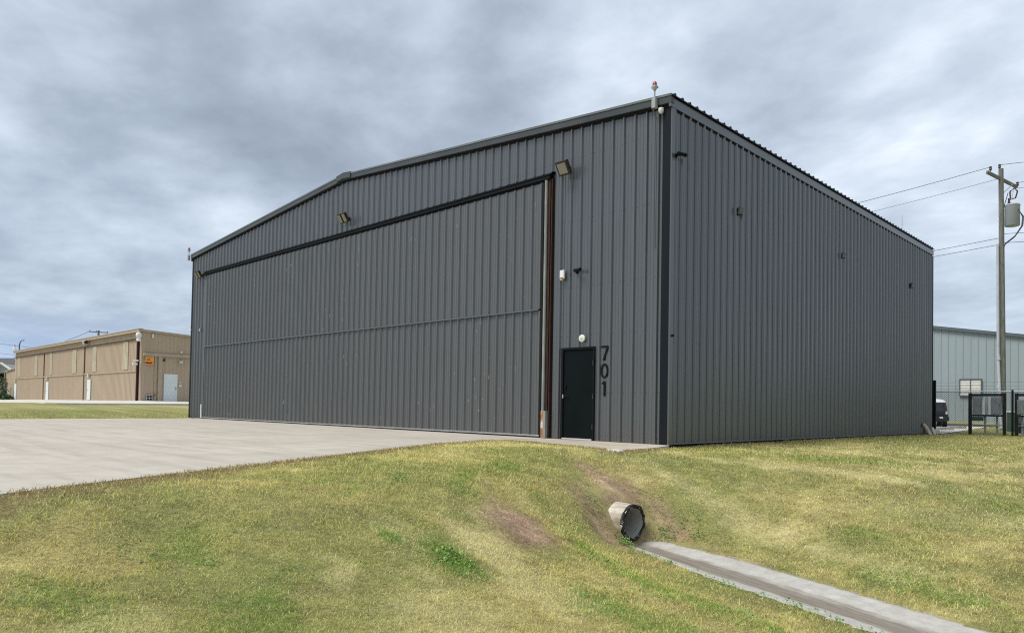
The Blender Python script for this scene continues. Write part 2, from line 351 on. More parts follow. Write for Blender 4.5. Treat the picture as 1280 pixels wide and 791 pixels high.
# ------------------------------------------------------------------ terrain
GC = [(2.33,-12.1,-.38),(3.45,-12.29,-.58),(1.78,-11.47,-.17),(3.84,-11.57,-.64),(2.04,-10.94,-.32),(1.56,-10.04,-.17),(4.33,-10.79,-.69),(2.99,-10.01,-.43),
 (.95,-8.81,-.14),(.01,-6.08,-.07),(2.53,-8.22,-.42),(4.65,-10.02,-.78),(3.72,-9.23,-.62),(1.9,-6.48,-.30),(2.81,-7.42,-.58),(3.7,-8.33,-.76),(1.64,-4.66,-.38),
 (2.5,-6.3,-.70),(1.6,-5.5,-.36),(3.4,-6.9,-.88),(.88,-3.69,-.12),(1.8,-2.71,-.3),(4.43,-7.95,-.94),(5.54,-7.98,-1.0),(4.99,-9.26,-.86),(1.49,-2.21,-.14),(3.03,-.52,-.25),(2.04,1.85,-.1),
 (2.73,-2.8,-.6),(4.0,-2.81,-.82),(4.73,-1.72,-.72),(5.28,-3.45,-.98),(3.94,.79,-.32),(2.7,4.73,-.1),(5.98,1.45,-.6),(5.29,5.72,-.3),(6.64,-2.6,-1.0),
 (4.57,10.23,-.12),(6.93,-4.42,-1.15),(6.14,-4.09,-1.05),
 (3.3,-4.0,-.92),(3.2,-6.1,-.98),(2.2,-3.9,-.58),(2.3,-5.5,-.80),(5.2,-6.9,-1.04),(7.5,-7.2,-1.12),(10,-4,-1.2),(10,-9,-1.1),(14,-6,-1.3),
 (8.35,-13.2,-.86),(6,-11.5,-.84),(6,-15,-.6),(12,-15,-.9),(3.0,-13.6,-.42),(1.6,-14,-.12),(2.6,-16,-.2),(2.0,-20,-.2),(14,-25,-.8),
 (8,3,-.85),(8.5,9,-.4),(12,3,-1.0),(12,12,-.5),(20,0,-1.0),(20,15,-.4),
 (.98,-11.86,-.07),(.6,-11.2,-.07),(.07,-10.07,-.06),(-.41,-8.95,-.05),(-1.14,-7.57,-.05),(-2.03,-5.8,-.035),(-3.04,-3.5,-.02),(-3.4,-1.7,-.01),(-.83,-2.1,-.02),(.5,-2.4,-.04),
 (1.3,-13.5,-.08),(1.6,-16,-.1),(1.8,-20,-.1),(0,-16,-.1),(-4,-8,-.06),(-4,-16,-.1),(-12,-8,-.06),(-12,-20,-.12),(-24,-8,-.06),(-24,-20,-.12),(-12,-1,-.03),(-24,-1,-.05),(-3,-25,-.15),
 (.15,-.3,-.06),(.3,1,-.05),(.3,5,-.045),(.3,10,-.035),(.3,19,-.03),(-12,10,-.04),(-12,19,-.04),(-25.2,19,0),(-25.2,9,-.02),(-25.3,0,-.04),
 (3,20,-.04),(8,20,-.1),(3,30,.03),(-2,28,.02),(-8,35,.03),(3,38,.05),(10,38,.03),(-12,42,.12),(0,42,.13),(8,42,.12),(-6,45.2,.25),(0,45.2,.27),(8,45.2,.25),(-20,45,.25),(-20,35,.05),(-20,25,.0),(15,28,-.1),
 (-30,0,.09),(-30,8,.12),(-30,-12,.02),(-36,0,.26),(-36,8,.30),(-36,-12,.16),(-46,8,.51),(-46,-1,.44),(-46,-12,.3),(-61,-1,.33),(-61,-12,.22),(-54,3,.55),(-54,16,.6),(-40,20,.35),(-35,30,.3),(-80,-1,.28),(-80,5,.45),(-98,-1,.2),(-98,7,.45),(-98,-15,.2),(-60,-30,.0),(-30,-35,-.1),(-54,30,.5),(-98,30,.5)]
GC = np.array(GC, float); SC = 10.0
def tps(r2): return np.where(r2 > 1e-12, .5*r2*np.log(np.maximum(r2, 1e-12)), 0.0)
P_ = GC[:, :2]/SC; n_ = len(GC)
K = tps(((P_[:, None]-P_[None])**2).sum(-1)) + 2e-5*np.eye(n_)
Pm = np.hstack([np.ones((n_, 1)), P_]); A = np.block([[K, Pm], [Pm.T, np.zeros((3, 3))]])
WT = np.linalg.solve(A, np.concatenate([GC[:, 2], np.zeros(3)]))
GU = np.array([.954, -.30]); GN_ = np.array([.30, .954]); G0 = np.array([2.30, -4.42]); GLEN = 14.0
def gz(t): return -1.17 - .022*np.asarray(t)           # gutter edge height
def gwn(t): return .40 + .22*np.clip(np.asarray(t)/1.8, 0, 1) # half width near side
def gwf(t): return .30 + .22*np.clip(np.asarray(t)/1.6, 0, 1)
def sst(a, b, x): u = np.clip((x-a)/(b-a), 0, 1); return u*u*(3-2*u)
def hash2(ix, iy, seed=0):
    h = np.sin(ix*127.1 + iy*311.7 + seed*74.7)*43758.5453; return h - np.floor(h)
def vnoise(x, y, seed=0):
    ix, iy = np.floor(x), np.floor(y); fx, fy = x-ix, y-iy; fx = fx*fx*(3-2*fx); fy = fy*fy*(3-2*fy)
    return (hash2(ix,iy,seed)*(1-fx)+hash2(ix+1,iy,seed)*fx)*(1-fy) + (hash2(ix,iy+1,seed)*(1-fx)+hash2(ix+1,iy+1,seed)*fx)*fy
def fbm(x, y, sc, seed=0, o=4):
    s_ = 0; a = 1; tot = 0; c, s0 = math.cos(.6), math.sin(.6)
    for k in range(o):
        s_ = s_ + a*vnoise(x*sc, y*sc, seed+k); tot += a; a *= .55; sc *= 2.03; x, y = c*x-s0*y+3.7, s0*x+c*y+1.3
    return s_/tot
PIPE_M = np.array([2.34, -4.56]); PIPE_D = np.array([.9986, -.052])
def terrain(x, y):
    x = np.atleast_1d(np.asarray(x, float)); y = np.atleast_1d(np.asarray(y, float)); sh = x.shape; x = x.ravel(); y = y.ravel()
    out = np.empty(len(x))
    for i in range(0, len(x), 20000):
        q = np.stack([x[i:i+20000], y[i:i+20000]], 1)/SC
        out[i:i+20000] = tps(((q[:, None]-P_[None])**2).sum(-1)) @ WT[:n_] + WT[n_] + q @ WT[n_+1:]
    d0 = np.maximum(np.maximum(x-16, -100-x), np.maximum(y-48, -24-y)); f = sst(0, 14, d0); out = np.clip(out, -1.6, 1.0)*(1-f) + .15*f
    # ditch
    rx, ry = x-G0[0], y-G0[1]; t = rx*GU[0]+ry*GU[1]; d = rx*GN_[0]+ry*GN_[1]
    w = np.where(d > 0, gwf(t), gwn(t)); ad = np.abs(d)
    along = sst(-.35, .35, t)*(1-sst(GLEN-1, GLEN+3, t))
    edge = gz(t) + .03
    bw_ = .65+.85*sst(-.2, 1.3, t); k = (1-sst(w+.03, w+bw_, ad))*along
    out = out*(1-k) + edge*k
    inside = (1-sst(w-.16, w-.04, ad))*sst(-.25, .0, t)*(1-sst(GLEN-.2, GLEN, t))
    out = out - .22*inside
    # soil heaped round the pipe
    px_, py_ = x-PIPE_M[0], y-PIPE_M[1]; a = px_*PIPE_D[0]+py_*PIPE_D[1]; c = -px_*PIPE_D[1]+py_*PIPE_D[0]
    buried = np.exp(-((a+1.32)/.58)**2 - (c/.75)**2); out = np.maximum(out, -.52*np.ones_like(out))*buried*.85 + out*(1-buried*.85)
    out = out + .035*(fbm(x, y, .55, 3)-.5)*sst(.0, 1.2, np.maximum(x+2.5, 0))+ .012*(fbm(x, y, 3.0, 9)-.5)
    return out.reshape(sh)
AP = [(.98,-11.86),(.6,-11.2),(.07,-10.07),(-.41,-8.95),(-1.14,-7.57),(-2.03,-5.8),(-2.95,-3.5),(-3.2,-2.6),(-3.32,-1.95),(-3.0,-1.72)]
APY = np.array([p[1] for p in AP]); APX = np.array([p[0] for p in AP])
SLAB = [(-3.0,-1.72),(-2.4,-1.62),(-.83,-2.08),(.48,-2.40),(.45,-1.5),(.30,-.75),(.10,-.10)]
def apz(y): return .006*np.asarray(y) * 1.0
def slab_front(x): return np.interp(x, [-3.3,-2.4,-.83,.48], [-1.72,-1.62,-2.08,-2.40])
def paved(x, y, m=0.0):
    """True where the concrete lies (m grows it)"""
    xe = np.interp(y, APY, APX, left=1.15)
    a = (x > -24.2-m) & (x < xe+m) & (y < 0.05) & (y > -60)
    b = (x > -3.4) & (x < .42+m) & (y < 0.05) & (y > slab_front(x)-m) & (x < np.interp(y, [-2.4,-1.5,-.75,-.1], [.48,.45,.30,.10])+m)
    return a | b
def pave2(x, y, m=0.0): # yard behind the hangar
    xe = np.interp(y, [19.6, 27, 33, 38], [.55, -.25, -.95, -1.5])
    return (y > 19.5) & (y < 38) & (x < xe+m) & (x > -26)
def pave3(x, y, m=0.0): return (y > 38-m) & (y < 42.3+m)  & (x > -60)
def pave4(x, y, m=0.0): return (x < -46+m) & (x > -110) & (y > -1-m) & (y < 60)
def bare(x, y): # red soil / thatch masks
    n = .55*fbm(x, y, 1.6, 21)+.45*fbm(x, y, 6.5, 23)
    def e(cx, cy, rx, ry, rot=0):
        c, s_ = math.cos(rot), math.sin(rot); u = (x-cx)*c+(y-cy)*s_; w_ = -(x-cx)*s_+(y-cy)*c
        return np.clip(1.35 - np.sqrt((u/rx)**2+(w_/ry)**2) - 3.2*(n-.5), 0, 1)
    return e
print('terrain ready')
# grid lines: dense near, sparse far
def lines(lo, hi, a, b, step):
    core = np.arange(a, b+1e-6, step); out = list(core)
    v_ = a; s_ = step
    while v_ > lo: s_ *= 1.16; v_ -= s_; out.append(max(v_, lo))
    v_ = b; s_ = step
    while v_ < hi: s_ *= 1.16; v_ += s_; out.append(min(v_, hi))
    return np.unique(np.round(out, 4))
gx = lines(-3000, 3000, -4.0, 12.0, .085); gy = lines(-3000, 3000, -16.0, 4.0, .085)
X, Y = np.meshgrid(gx, gy); Z = terrain(X, Y)
def drop(mask, Z, target): return np.where(mask, np.minimum(Z, target), Z)
Z = drop(paved(X, Y, -.02), Z, apz(np.minimum(Y, 0))-.07)
Z = drop((X > -25.0) & (X < -.1) & (Y > 0) & (Y < 19.3), Z, -.12)
Z = drop(pave2(X, Y, -.05), Z, Z-.06); Z = drop(pave3(X, Y, -.1), Z, Z-.06); Z = drop(pave4(X, Y, -.3), Z, Z-.25)

# ---- lawn colour: real differences of the turf (species, dry patches, soil), plus painted shade between blades
def lawn_masks(x, y):
    e = bare(x, y)
    soil = np.maximum(e(2.75,-7.35,.62,.34,-.75)*1.0, .75*e(3.05,-7.7,.30,.2,-.7))
    soil = np.maximum(soil, .9*e(1.72,-4.3,.75,.42,-.2)); soil = np.maximum(soil, .7*e(2.55,-4.0,.55,.22,-.3)); soil = np.maximum(soil, .5*e(3.4,-4.25,.9,.16,-.3))
    soil = np.maximum(soil, .75*e(2.1,-5.15,.5,.22,-.25))
    straw = np.clip(.9*e(3.35,-8.35,.9,.3,-.35), 0, 1)
    for a in ((3.6,-10.15,.28,.16,-.5,.9),(2.9,-9.2,.5,.25,-.6,.35),(4.6,-9.9,.9,.5,-.4,.5),(4.2,-8.6,.8,.35,-.4,.5),(3.4,-.3,1.7,.28,.6,.85),(4.6,2.2,1.6,.4,.9,.55),(2.6,3.6,2.4,.5,1.2,.5),(1.8,-2.9,1.3,.22,-.1,.45),(3.9,-11.8,.5,.3,0,.5),(4.15,-3.5,1.8,.3,-.28,.7),(3.0,-8.0,.9,.2,-.5,.5),(5.2,-1.2,1.2,.5,.3,.3),(6.5,-.5,.9,.5,.9,.5)):
        straw = np.maximum(straw, a[5]*e(*a[:5]))
    lush = 0*x
    for a in ((3.52,-9.0,.42,.22,-.4,1.0),(3.0,-9.3,.25,.12,-.3,.9),(1.7,-9.0,.6,.16,-.9,.6),(1.6,-7.2,.8,.18,-.9,.6),(2.1,-6.3,.35,.12,-.6,.5),(3.0,-11.9,.5,.3,.2,.55),(2.6,-11.0,.5,.25,-.6,.55),(2.9,-6.6,.3,.14,-.6,.4),(3.4,-6.5,1.2,.35,-.3,.3),(4.4,-7.1,1.5,.25,-.3,.7),(5.1,-8.4,.8,.4,-.3,.5),(1.0,-5.9,.8,.3,-.9,.4),(3.2,1.4,1.3,.5,.9,.4),(5.9,-4.3,1.2,.3,-.3,.55),(5.0,-3.0,.7,.4,-.3,.35),(7,.5,1.5,.8,.5,.4),(3.9,-11.0,.7,.35,-.3,.5)):
        lush = np.maximum(lush, a[5]*e(*a[:5]))
    # browner runners along the concrete
    xe = np.interp(y, APY, APX, left=1.15); de = x-xe
    brown = np.where((y < -1.6) & (y > -30), (1-sst(.12, .75, de+.5*(fbm(x, y, 2.5, 41)-.5)))*sst(-.3, .0, de), 0)
    brown = np.maximum(brown, np.where((x > -3.5) & (x < .8), 1-sst(.05, .7, slab_front(x)-y), 0)*(y < -1.0))
    brown = np.maximum(brown, .6*(1-sst(.1, 1.3, x))*(y > -.2)*(y < 20)*(x > -.1))
    return np.clip(soil,0,1), np.clip(straw,0,1), np.clip(lush,0,1), np.clip(brown,0,1)
C_GREEN = np.array([.32,.355,.10]); C_OLIVE = np.array([.56,.49,.18]); C_STRAW = np.array([.90,.79,.41]); C_BROWN = np.array([.25,.175,.09]); C_SOIL = np.array([.40,.27,.19]); C_LUSH = np.array([.16,.32,.05])
def lawn_colour(x, y, blend=1.0):
    soil, straw, lush, brown = lawn_masks(x, y); soil0 = soil; straw, lush, brown = straw*blend, lush*blend, brown*blend
    a = fbm(x, y, .38, 31, 5)[:, None]; b = fbm(x+9, y-4, 1.3, 47, 4)[:, None]; c3 = fbm(x, y, 5.0, 77, 3)[:, None]; d_ = fbm(x-3, y+8, .16, 5, 3)[:, None]
    g = sst(.40, .62, .6*a+.4*b)
    c = C_GREEN*(1-g) + C_OLIVE*g
    st = sst(.50, .72, .5*b+.3*d_+.2*c3)[:]
    c = c*(1-.45*st) + C_STRAW*.45*st
    bw = .7*sst(.55, .70, fbm(x+5, y+2, 1.1, 63, 4))[:, None]; c = c*(1-.35*bw)+C_BROWN*.35*bw
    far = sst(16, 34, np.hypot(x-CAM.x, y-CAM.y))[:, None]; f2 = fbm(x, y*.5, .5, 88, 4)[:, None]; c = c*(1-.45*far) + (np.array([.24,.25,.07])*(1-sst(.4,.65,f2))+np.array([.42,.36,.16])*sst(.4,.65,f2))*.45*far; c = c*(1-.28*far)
    for m_, cc, k in ((lush, C_LUSH, .75), (straw, C_STRAW, .85), (brown, C_BROWN, .85)):
        m_ = (m_*k)[:, None]; c = c*(1-m_) + cc*m_
    m_ = (soil*.95)[:, None]
    soilc = C_SOIL*(.55+.9*c3); c = c*(1-m_) + soilc*m_
    c4 = fbm(x+2, y+6, 15.0, 19, 2)[:, None]
    cyl = np.hypot(x-16, y+3); mow = (.5+.5*np.sin(cyl*2*np.pi/1.15+.8*fbm(x, y, .5, 12, 2)))[:, None]*sst(2.0, 4.0, x+.25*y)[:, None]
    return c * (.74+.52*c3) * (.72+.56*c4) * (1.04-.11*mow), soil

def mesh_np(name, V, Fq, colors=None, material=None):
    me = bpy.data.meshes.new(name); me.vertices.add(len(V)); me.vertices.foreach_set('co', V.astype(np.float32).ravel())
    k = Fq.shape[1]; me.loops.add(Fq.size); me.loops.foreach_set('vertex_index', Fq.astype(np.int32).ravel())
    me.polygons.add(len(Fq)); me.polygons.foreach_set('loop_start', np.arange(0, Fq.size, k, dtype=np.int32)); me.polygons.foreach_set('loop_total', np.full(len(Fq), k, np.int32))
    me.update(calc_edges=True)
    if colors is not None:
        at = me.color_attributes.new('turf', 'FLOAT_COLOR', 'POINT'); c4 = np.ones((len(V), 4), np.float32); c4[:, :3] = colors; at.data.foreach_set('color', c4.ravel())
    if material: me.materials.append(material)
    o = bpy.data.objects.new(name, me); COL.objects.link(o); return o
def turf_mat(name, blades):
    m = bpy.data.materials.new(name); m.use_nodes = True
    t = m.node_tree; b = t.nodes['Principled BSDF']; LK = t.links.new
    at = N(t, 'ShaderNodeAttribute', attribute_name='turf')
    if not blades:
        g = N(t, 'ShaderNodeNewGeometry')
        f = noise(t, g.outputs['Position'], 34, 6, .75); f2 = noise(t, g.outputs['Position'], 9, 5, .7)
        c = mixc(t, 1.0, at.outputs['Color'], ramp(t, f, [(.3, .52), (.5, .92), (.7, 1.35)]), 'MULTIPLY')
        c = mixc(t, 1.0, c, ramp(t, f2, [(.3, .86), (.7, 1.12)]), 'MULTIPLY')
        LK(c, b.inputs['Base Color'])
        bn = N(t, 'ShaderNodeBump'); bn.inputs['Strength'].default_value = .8; bn.inputs['Distance'].default_value = .03
        LK(f, bn.inputs['Height']); LK(bn.outputs[0], b.inputs['Normal'])
    else: LK(at.outputs['Color'], b.inputs['Base Color'])
    b.inputs['Roughness'].default_value = .75; b.inputs['Specular IOR Level'].default_value = .2
    if blades:
        tr = N(t, 'ShaderNodeBsdfTranslucent'); LK(at.outputs['Color'], tr.inputs[0]); mxs = N(t, 'ShaderNodeMixShader'); mxs.inputs[0].default_value = .42
        LK(b.outputs[0], mxs.inputs[1]); LK(tr.outputs[0], mxs.inputs[2]); LK(mxs.outputs[0], t.nodes['Material Output'].inputs[0])
    return m
xs, ys = X.ravel(), Y.ravel()
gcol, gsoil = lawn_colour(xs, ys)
nearf = (1-sst(14, 34, np.hypot(xs-CAM.x, ys-CAM.y)))[:, None]; thatch_shade = np.array([.24,.21,.11])
gcol = gcol*(1-.45*nearf*(1-gsoil[:, None])) + thatch_shade*.45*nearf*(1-gsoil[:, None])  # brown mix darkens the near ground: shade between blades painted into its colour
gcol = gcol*(1-.12*nearf*(1-gsoil[:, None]))  # further painted darkening below the blades
ny, nx = X.shape; idx = np.arange(ny*nx).reshape(ny, nx)
Fq = np.stack([idx[:-1,:-1], idx[:-1,1:], idx[1:,1:], idx[1:,:-1]], -1).reshape(-1, 4)
GV = np.stack([xs, ys, Z.ravel()], 1)
AXP = np.array([.9986,-.052,-.03]); AXP /= np.linalg.norm(AXP); rel = GV-np.array([2.34,-4.56,-.885]); aa = rel@AXP; perp = rel-aa[:, None]*AXP; rr_ = np.linalg.norm(perp, axis=1)
near_ = (aa > -1.7) & (aa < .02) & (rr_ < .30)
GV[near_] = (np.array([2.34,-4.56,-.885])+aa[:, None]*AXP+perp/np.maximum(rr_, 1e-3)[:, None]*.236)[near_]
fc_ = GV[Fq].mean(1)-np.array([2.34,-4.56,-.885]); fa = fc_@AXP; fr_ = np.linalg.norm(fc_-fa[:, None]*AXP, axis=1)
Fq = Fq[~((fa > -1.75) & (fa < .03) & (fr_ < .224))]
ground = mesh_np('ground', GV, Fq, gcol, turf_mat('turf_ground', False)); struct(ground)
ground.data.polygons.foreach_set('use_smooth', [True]*len(ground.data.polygons))

# ---- grass blades
def scatter(n, dmin, dmax, half_angle=62):
    u = rng.random(n); D = dmin*(dmax/dmin)**u            # density ~ 1/D^2
    a0 = math.atan2(F.y, F.x); a = a0 + (rng.random(n)*2-1)*R(half_angle)
    return CAM.x+np.cos(a)*D, CAM.y+np.sin(a)*D, D
NB = 1500000
x, y, D = scatter(NB, 2.6, 42)
ok = ~paved(x, y, .0) & ~((x > -25.3) & (x < .06) & (y > 0) & (y < 19.5)) & ~pave2(x, y, 0) & ~pave3(x, y, 0) & ~pave4(x, y, 0)
rx, ry = x-G0[0], y-G0[1]; t_ = rx*GU[0]+ry*GU[1]; d_ = rx*GN_[0]+ry*GN_[1]
wob = .09*(fbm(x, y, 2.2, 90, 3)-.5)*2
ok &= ~((t_ > -.1) & (t_ < GLEN) & (d_ < gwf(t_)+wob) & (d_ > -gwn(t_)-wob))
pa = (x-PIPE_M[0])*PIPE_D[0]+(y-PIPE_M[1])*PIPE_D[1]; pc = -(x-PIPE_M[0])*PIPE_D[1]+(y-PIPE_M[1])*PIPE_D[0]
ok &= ~((np.abs(pc) < .30) & (pa > -.62) & (pa < .45))
x, y, D = x[ok], y[ok], D[ok]
col, soil = lawn_colour(x, y, .35)
soilm, straw, lush, brown = lawn_masks(x, y)
keep = rng.random(len(x)) > soil*.62
x, y, D, col, lush, straw, brown = x[keep], y[keep], D[keep], col[keep], lush[keep], straw[keep], brown[keep]
n = len(x)
def zgrid(x, y):
    i = np.clip(np.searchsorted(gx, x)-1, 0, len(gx)-2); j = np.clip(np.searchsorted(gy, y)-1, 0, len(gy)-2)
    u = (x-gx[i])/(gx[i+1]-gx[i]); v_ = (y-gy[j])/(gy[j+1]-gy[j])
    return (Z[j, i]*(1-u)+Z[j, i+1]*u)*(1-v_) + (Z[j+1, i]*(1-u)+Z[j+1, i+1]*u)*v_
z = zgrid(x, y)
soilk = np.clip(soil[keep]*1.6, 0, 1)[:, None]
ang = rng.random(n)*2*np.pi; lean = np.radians(48 + 41*rng.random(n)**.7)
sc_ = np.clip(D/6, .75, 3.4)
clump = sst(.52, .68, fbm(x, y, 4.5, 55, 3))
Lb = (.018+.026*rng.random(n))*(1+.6*clump+.5*lush)*np.clip(D/6, .9, 1.7)
tall = rng.random(n) > .9985; Lb = np.where(tall, Lb*2.3, Lb)
wb = (.0017+.0016*rng.random(n))*sc_*(1+.5*lush)
dx, dy = np.cos(ang), np.sin(ang); sx, sy2 = -dy, dx
h1 = Lb*.55*np.cos(lean*.7); r1 = Lb*.55*np.sin(lean*.7); h2 = h1+Lb*.45*np.cos(np.minimum(lean*1.25, 1.62)); r2 = r1+Lb*.45*np.sin(np.minimum(lean*1.25, 1.62))
def st3(a, b, c): return np.stack([a, b, c], -1)
V = np.stack([st3(x-sx*wb*.5, y-sy2*wb*.5, z-.006), st3(x+sx*wb*.5, y+sy2*wb*.5, z-.006),
              st3(x+dx*r1+sx*wb*.42, y+dy*r1+sy2*wb*.42, z+h1), st3(x+dx*r1-sx*wb*.42, y+dy*r1-sy2*wb*.42, z+h1),
              st3(x+dx*r2, y+dy*r2, z+h2)], 1).reshape(-1, 3)
b0 = np.arange(n)*5
tris = np.concatenate([st3(b0, b0+1, b0+2), st3(b0, b0+2, b0+3), st3(b0+3, b0+2, b0+4)])
# each blade its own age: green, olive, straw or brown
r_ = rng.random((n, 1)); pdry = (.30+.35*straw+.1*brown-.28*lush)[:, None]
bc = col*(.30+1.45*rng.random((n, 1)))
dry = C_STRAW*(.7+.75*rng.random((n, 1)))
bc = np.where(r_ < pdry, bc*.25+dry*.75, bc)
pick = rng.random((n, 1)); vv_ = (.6+.8*rng.random((n, 1)))
bc = np.where(pick < .62*straw[:, None], C_STRAW*vv_, bc)
bc = np.where((pick > 1-.75*lush[:, None]), C_LUSH*vv_*1.15, bc)
bc = np.where((pick < .62*brown[:, None]) & (straw[:, None] < .5), np.array([.30,.20,.11])*vv_, bc)
bc = np.where((r_ > .90) & (lush[:, None] < .3), bc*.4+C_BROWN*.6, bc)
bc = bc*(1-.8*soilk) + np.array([.27,.19,.13])*(.4+1.3*rng.random((n, 1)))*.8*soilk
bc = bc*np.array([1.0, 1.0, .9]); bc = np.clip(bc, 0, .88)
grass = mesh_np('grass', V, tris, np.repeat(bc, 5, 0), turf_mat('turf_blades', True)); struct(grass, 'stuff')
print('blades', n)

# ---- broad-leaved weeds
def weeds(spots, name, colr):
    mb = MB()
    for (cx, cy, rad, cnt, hh) in spots:
        zz = terrain(np.array([cx]), np.array([cy]))[0]
        for _ in range(cnt):
            a = random.random()*6.283; rr = rad*math.sqrt(random.random()); px_, py_ = cx+rr*math.cos(a), cy+rr*math.sin(a)
            zt = float(terrain(px_, py_)[0]); h = hh*(.4+random.random())*(1-.5*rr/rad); l = .018+.022*random.random(); w = l*.6
            ya = random.random()*6.283; tl = random.uniform(.1, .9); d = Vector((math.cos(ya)*math.cos(tl), math.sin(ya)*math.cos(tl), math.sin(tl))); s_ = Vector((-math.sin(ya), math.cos(ya), .1*random.random()))
            p = Vector((px_, py_, zt+h))
            mb.add([p, p+d*l*.5+s_*w*.5, p+d*l, p+d*l*.5-s_*w*.5], [(0,1,2,3)])
            if random.random() < .4: mb.add([Vector((px_, py_, zt)), Vector((px_+.003, py_, zt)), p], [(0,1,2)])
    return mb
wm = mat('weed_leaf', (.17,.29,.075), .6, var=.4, vscale=14)
sp = []
for i in range(34):
    t = .3+i*.155; ww = -(gwn(t))-.02; c = G0+GU*t+GN_*ww
    if random.random() < .55: sp.append((c[0]+random.uniform(-.05,.05), c[1]+random.uniform(-.04,.03), .05+.05*random.random(), random.randint(8, 30), .05))
sp += [(3.55,-9.02,.20,90,.03),(3.42,-8.95,.12,60,.035),(3.05,-9.3,.16,40,.02),(3.75,-9.15,.26,70,.02),(3.3,-9.1,.2,30,.02),
       (2.42,-4.88,.14,110,.08),(2.52,-4.95,.08,60,.07),(2.55,-4.22,.14,100,.08),(2.62,-4.1,.12,70,.05),(1.95,-5.05,.14,60,.05),(2.75,-3.75,.18,80,.05),(3.0,-3.9,.12,50,.05),
       (1.4,-8.0,.15,50,.04),(1.15,-7.9,.1,40,.05),(4.4,-8.3,.06,14,.06),(5.2,-9.2,.07,14,.04),(2.9,-10.9,.1,20,.04),(5.5,-8.3,.06,12,.04),(2.5,-11.3,.2,40,.03),
       (3.6,-6.9,.3,60,.03),(4.5,-7.6,.3,60,.03),(5.3,-7.2,.25,70,.04)]
w_ = weeds(sp, 'weeds', wm).build('weeds', wm); struct(w_, 'stuff')
# loose clods and runners on the bare patches
mb = MB(); clod_m = mat('dry_clod', (.30,.20,.14), .95, var=.5, vscale=18)
cx_ = rng.uniform(.6, 4.4, 26000); cy2_ = rng.uniform(-8.4, -3.4, 26000); ms_ = lawn_masks(cx_, cy2_)[0]
pk = np.where(rng.random(26000) < np.clip(ms_-.25, 0, 1)*.42)[0][:2600]
for i in pk:
    xx, yy = float(cx_[i]), float(cy2_[i]); r0 = random.uniform(.003, .011)*(2 if random.random() > .96 else 1); zz = float(zgrid(np.array([xx]), np.array([yy]))[0])
    if abs((xx-2.34)*.052+(yy+4.56)) < .3 and -1 < xx-2.34 < .3: continue
    pts = [Vector((xx+r0*random.uniform(.7,1.3)*math.cos(a), yy+r0*random.uniform(.7,1.3)*math.sin(a), zz-.002)) for a in (0, 1.3, 2.5, 3.8, 5.0)]
    top = Vector((xx+random.uniform(-.3,.3)*r0, yy, zz+r0*random.uniform(.6,1.2)))
    mb.add(pts+[top], [(k, (k+1)%5, 5) for k in range(5)])
struct(mb.build('dirt_clods', clod_m), 'stuff')
# ragged tufts hanging over the pavement edge
mb = MB()
tuft_m = mat('edge_tuft', (.34,.30,.14), .8, var=.55, vscale=25)
for i in range(1900):
    if random.random() < .7:
        yy = random.uniform(-13.2, -1.9); xx = float(np.interp(yy, APY, APX, left=1.15))+random.gauss(.02, .035)
    else: xx = random.uniform(-3.2, .5); yy = float(slab_front(xx))+random.gauss(-.03, .03)
    zz = float(terrain(xx, yy)[0]); a = random.random()*6.283; l = random.uniform(.018, .05); w = .003
    d = Vector((math.cos(a)*.7, math.sin(a)*.7, 1)).normalized()*l; s_ = Vector((-math.sin(a), math.cos(a), 0))*w
    p = Vector((xx, yy, max(zz, float(apz(yy))-.02)))
    mb.add([p-s_, p+s_, p+d*.6+s_*.8, p+d, p+d*.6-s_*.8], [(0,1,2,3,4)])
struct(mb.build('grass_fringe', tuft_m), 'stuff')

# ------------------------------------------------------------------ pavements
def slab_poly(name, poly, zf, thick, m, parent=None):
    bm = bmesh.new(); top = [bm.verts.new((px_, py_, float(zf(px_, py_)))) for px_, py_ in poly]
    f = bm.faces.new(top); r = bmesh.ops.extrude_face_region(bm, geom=[f])
    for v_ in [g for g in r['geom'] if isinstance(g, bmesh.types.BMVert)]: v_.co.z -= thick
    bmesh.ops.recalc_face_normals(bm, faces=bm.faces); me = bpy.data.meshes.new(name); bm.to_mesh(me); bm.free(); me.materials.append(m)
    o = bpy.data.objects.new(name, me); COL.objects.link(o); return o
poly = [(-24.2,-.03),(-24.2,-60),(1.2,-60),(1.2,-13.2)]
for i in range(len(AP)-1):
    a, b = AP[i], AP[i+1]
    for k in range(5):
        u = k/5; poly.append((a[0]+(b[0]-a[0])*u+random.uniform(-.012,.012), a[1]+(b[1]-a[1])*u))
poly.append((-3.32,-1.75)); poly.append((-3.32,-.03))
struct(slab_poly('apron_pavement', poly, lambda a, b: apz(b), .15, MT['apron']))
poly = [(-3.305,-.03),(-3.305,-1.73)]+[(xx, float(slab_front(xx))+random.uniform(-.012,.012)) for xx in np.linspace(-3.28,.48,16)]+[(.45,-1.5),(.30,-.75),(.10,-.10),(.04,-.03)]
struct(slab_poly('doorstep_pavement', poly, lambda a, b: -.004+.006*b, .13, MT['slab']))
def drape(name, poly_fn, x0, x1, y0, y1, step, dz, m, struct_=True):
    gx_ = np.arange(x0, x1+step/2, step); gy_ = np.arange(y0, y1+step/2, step); XX, YY = np.meshgrid(gx_, gy_); ZZ = terrain(XX, YY)+dz
    ok_ = poly_fn(XX, YY); ii = np.arange(XX.size).reshape(XX.shape)
    q = np.stack([ii[:-1,:-1], ii[:-1,1:], ii[1:,1:], ii[1:,:-1]], -1).reshape(-1, 4); kk = ok_.ravel()[q].all(1)
    used, inv = np.unique(q[kk], return_inverse=True)
    o = mesh_np(name, np.stack([XX.ravel(), YY.ravel(), ZZ.ravel()], 1)[used], inv.reshape(-1, 4), None, m); struct(o); return o
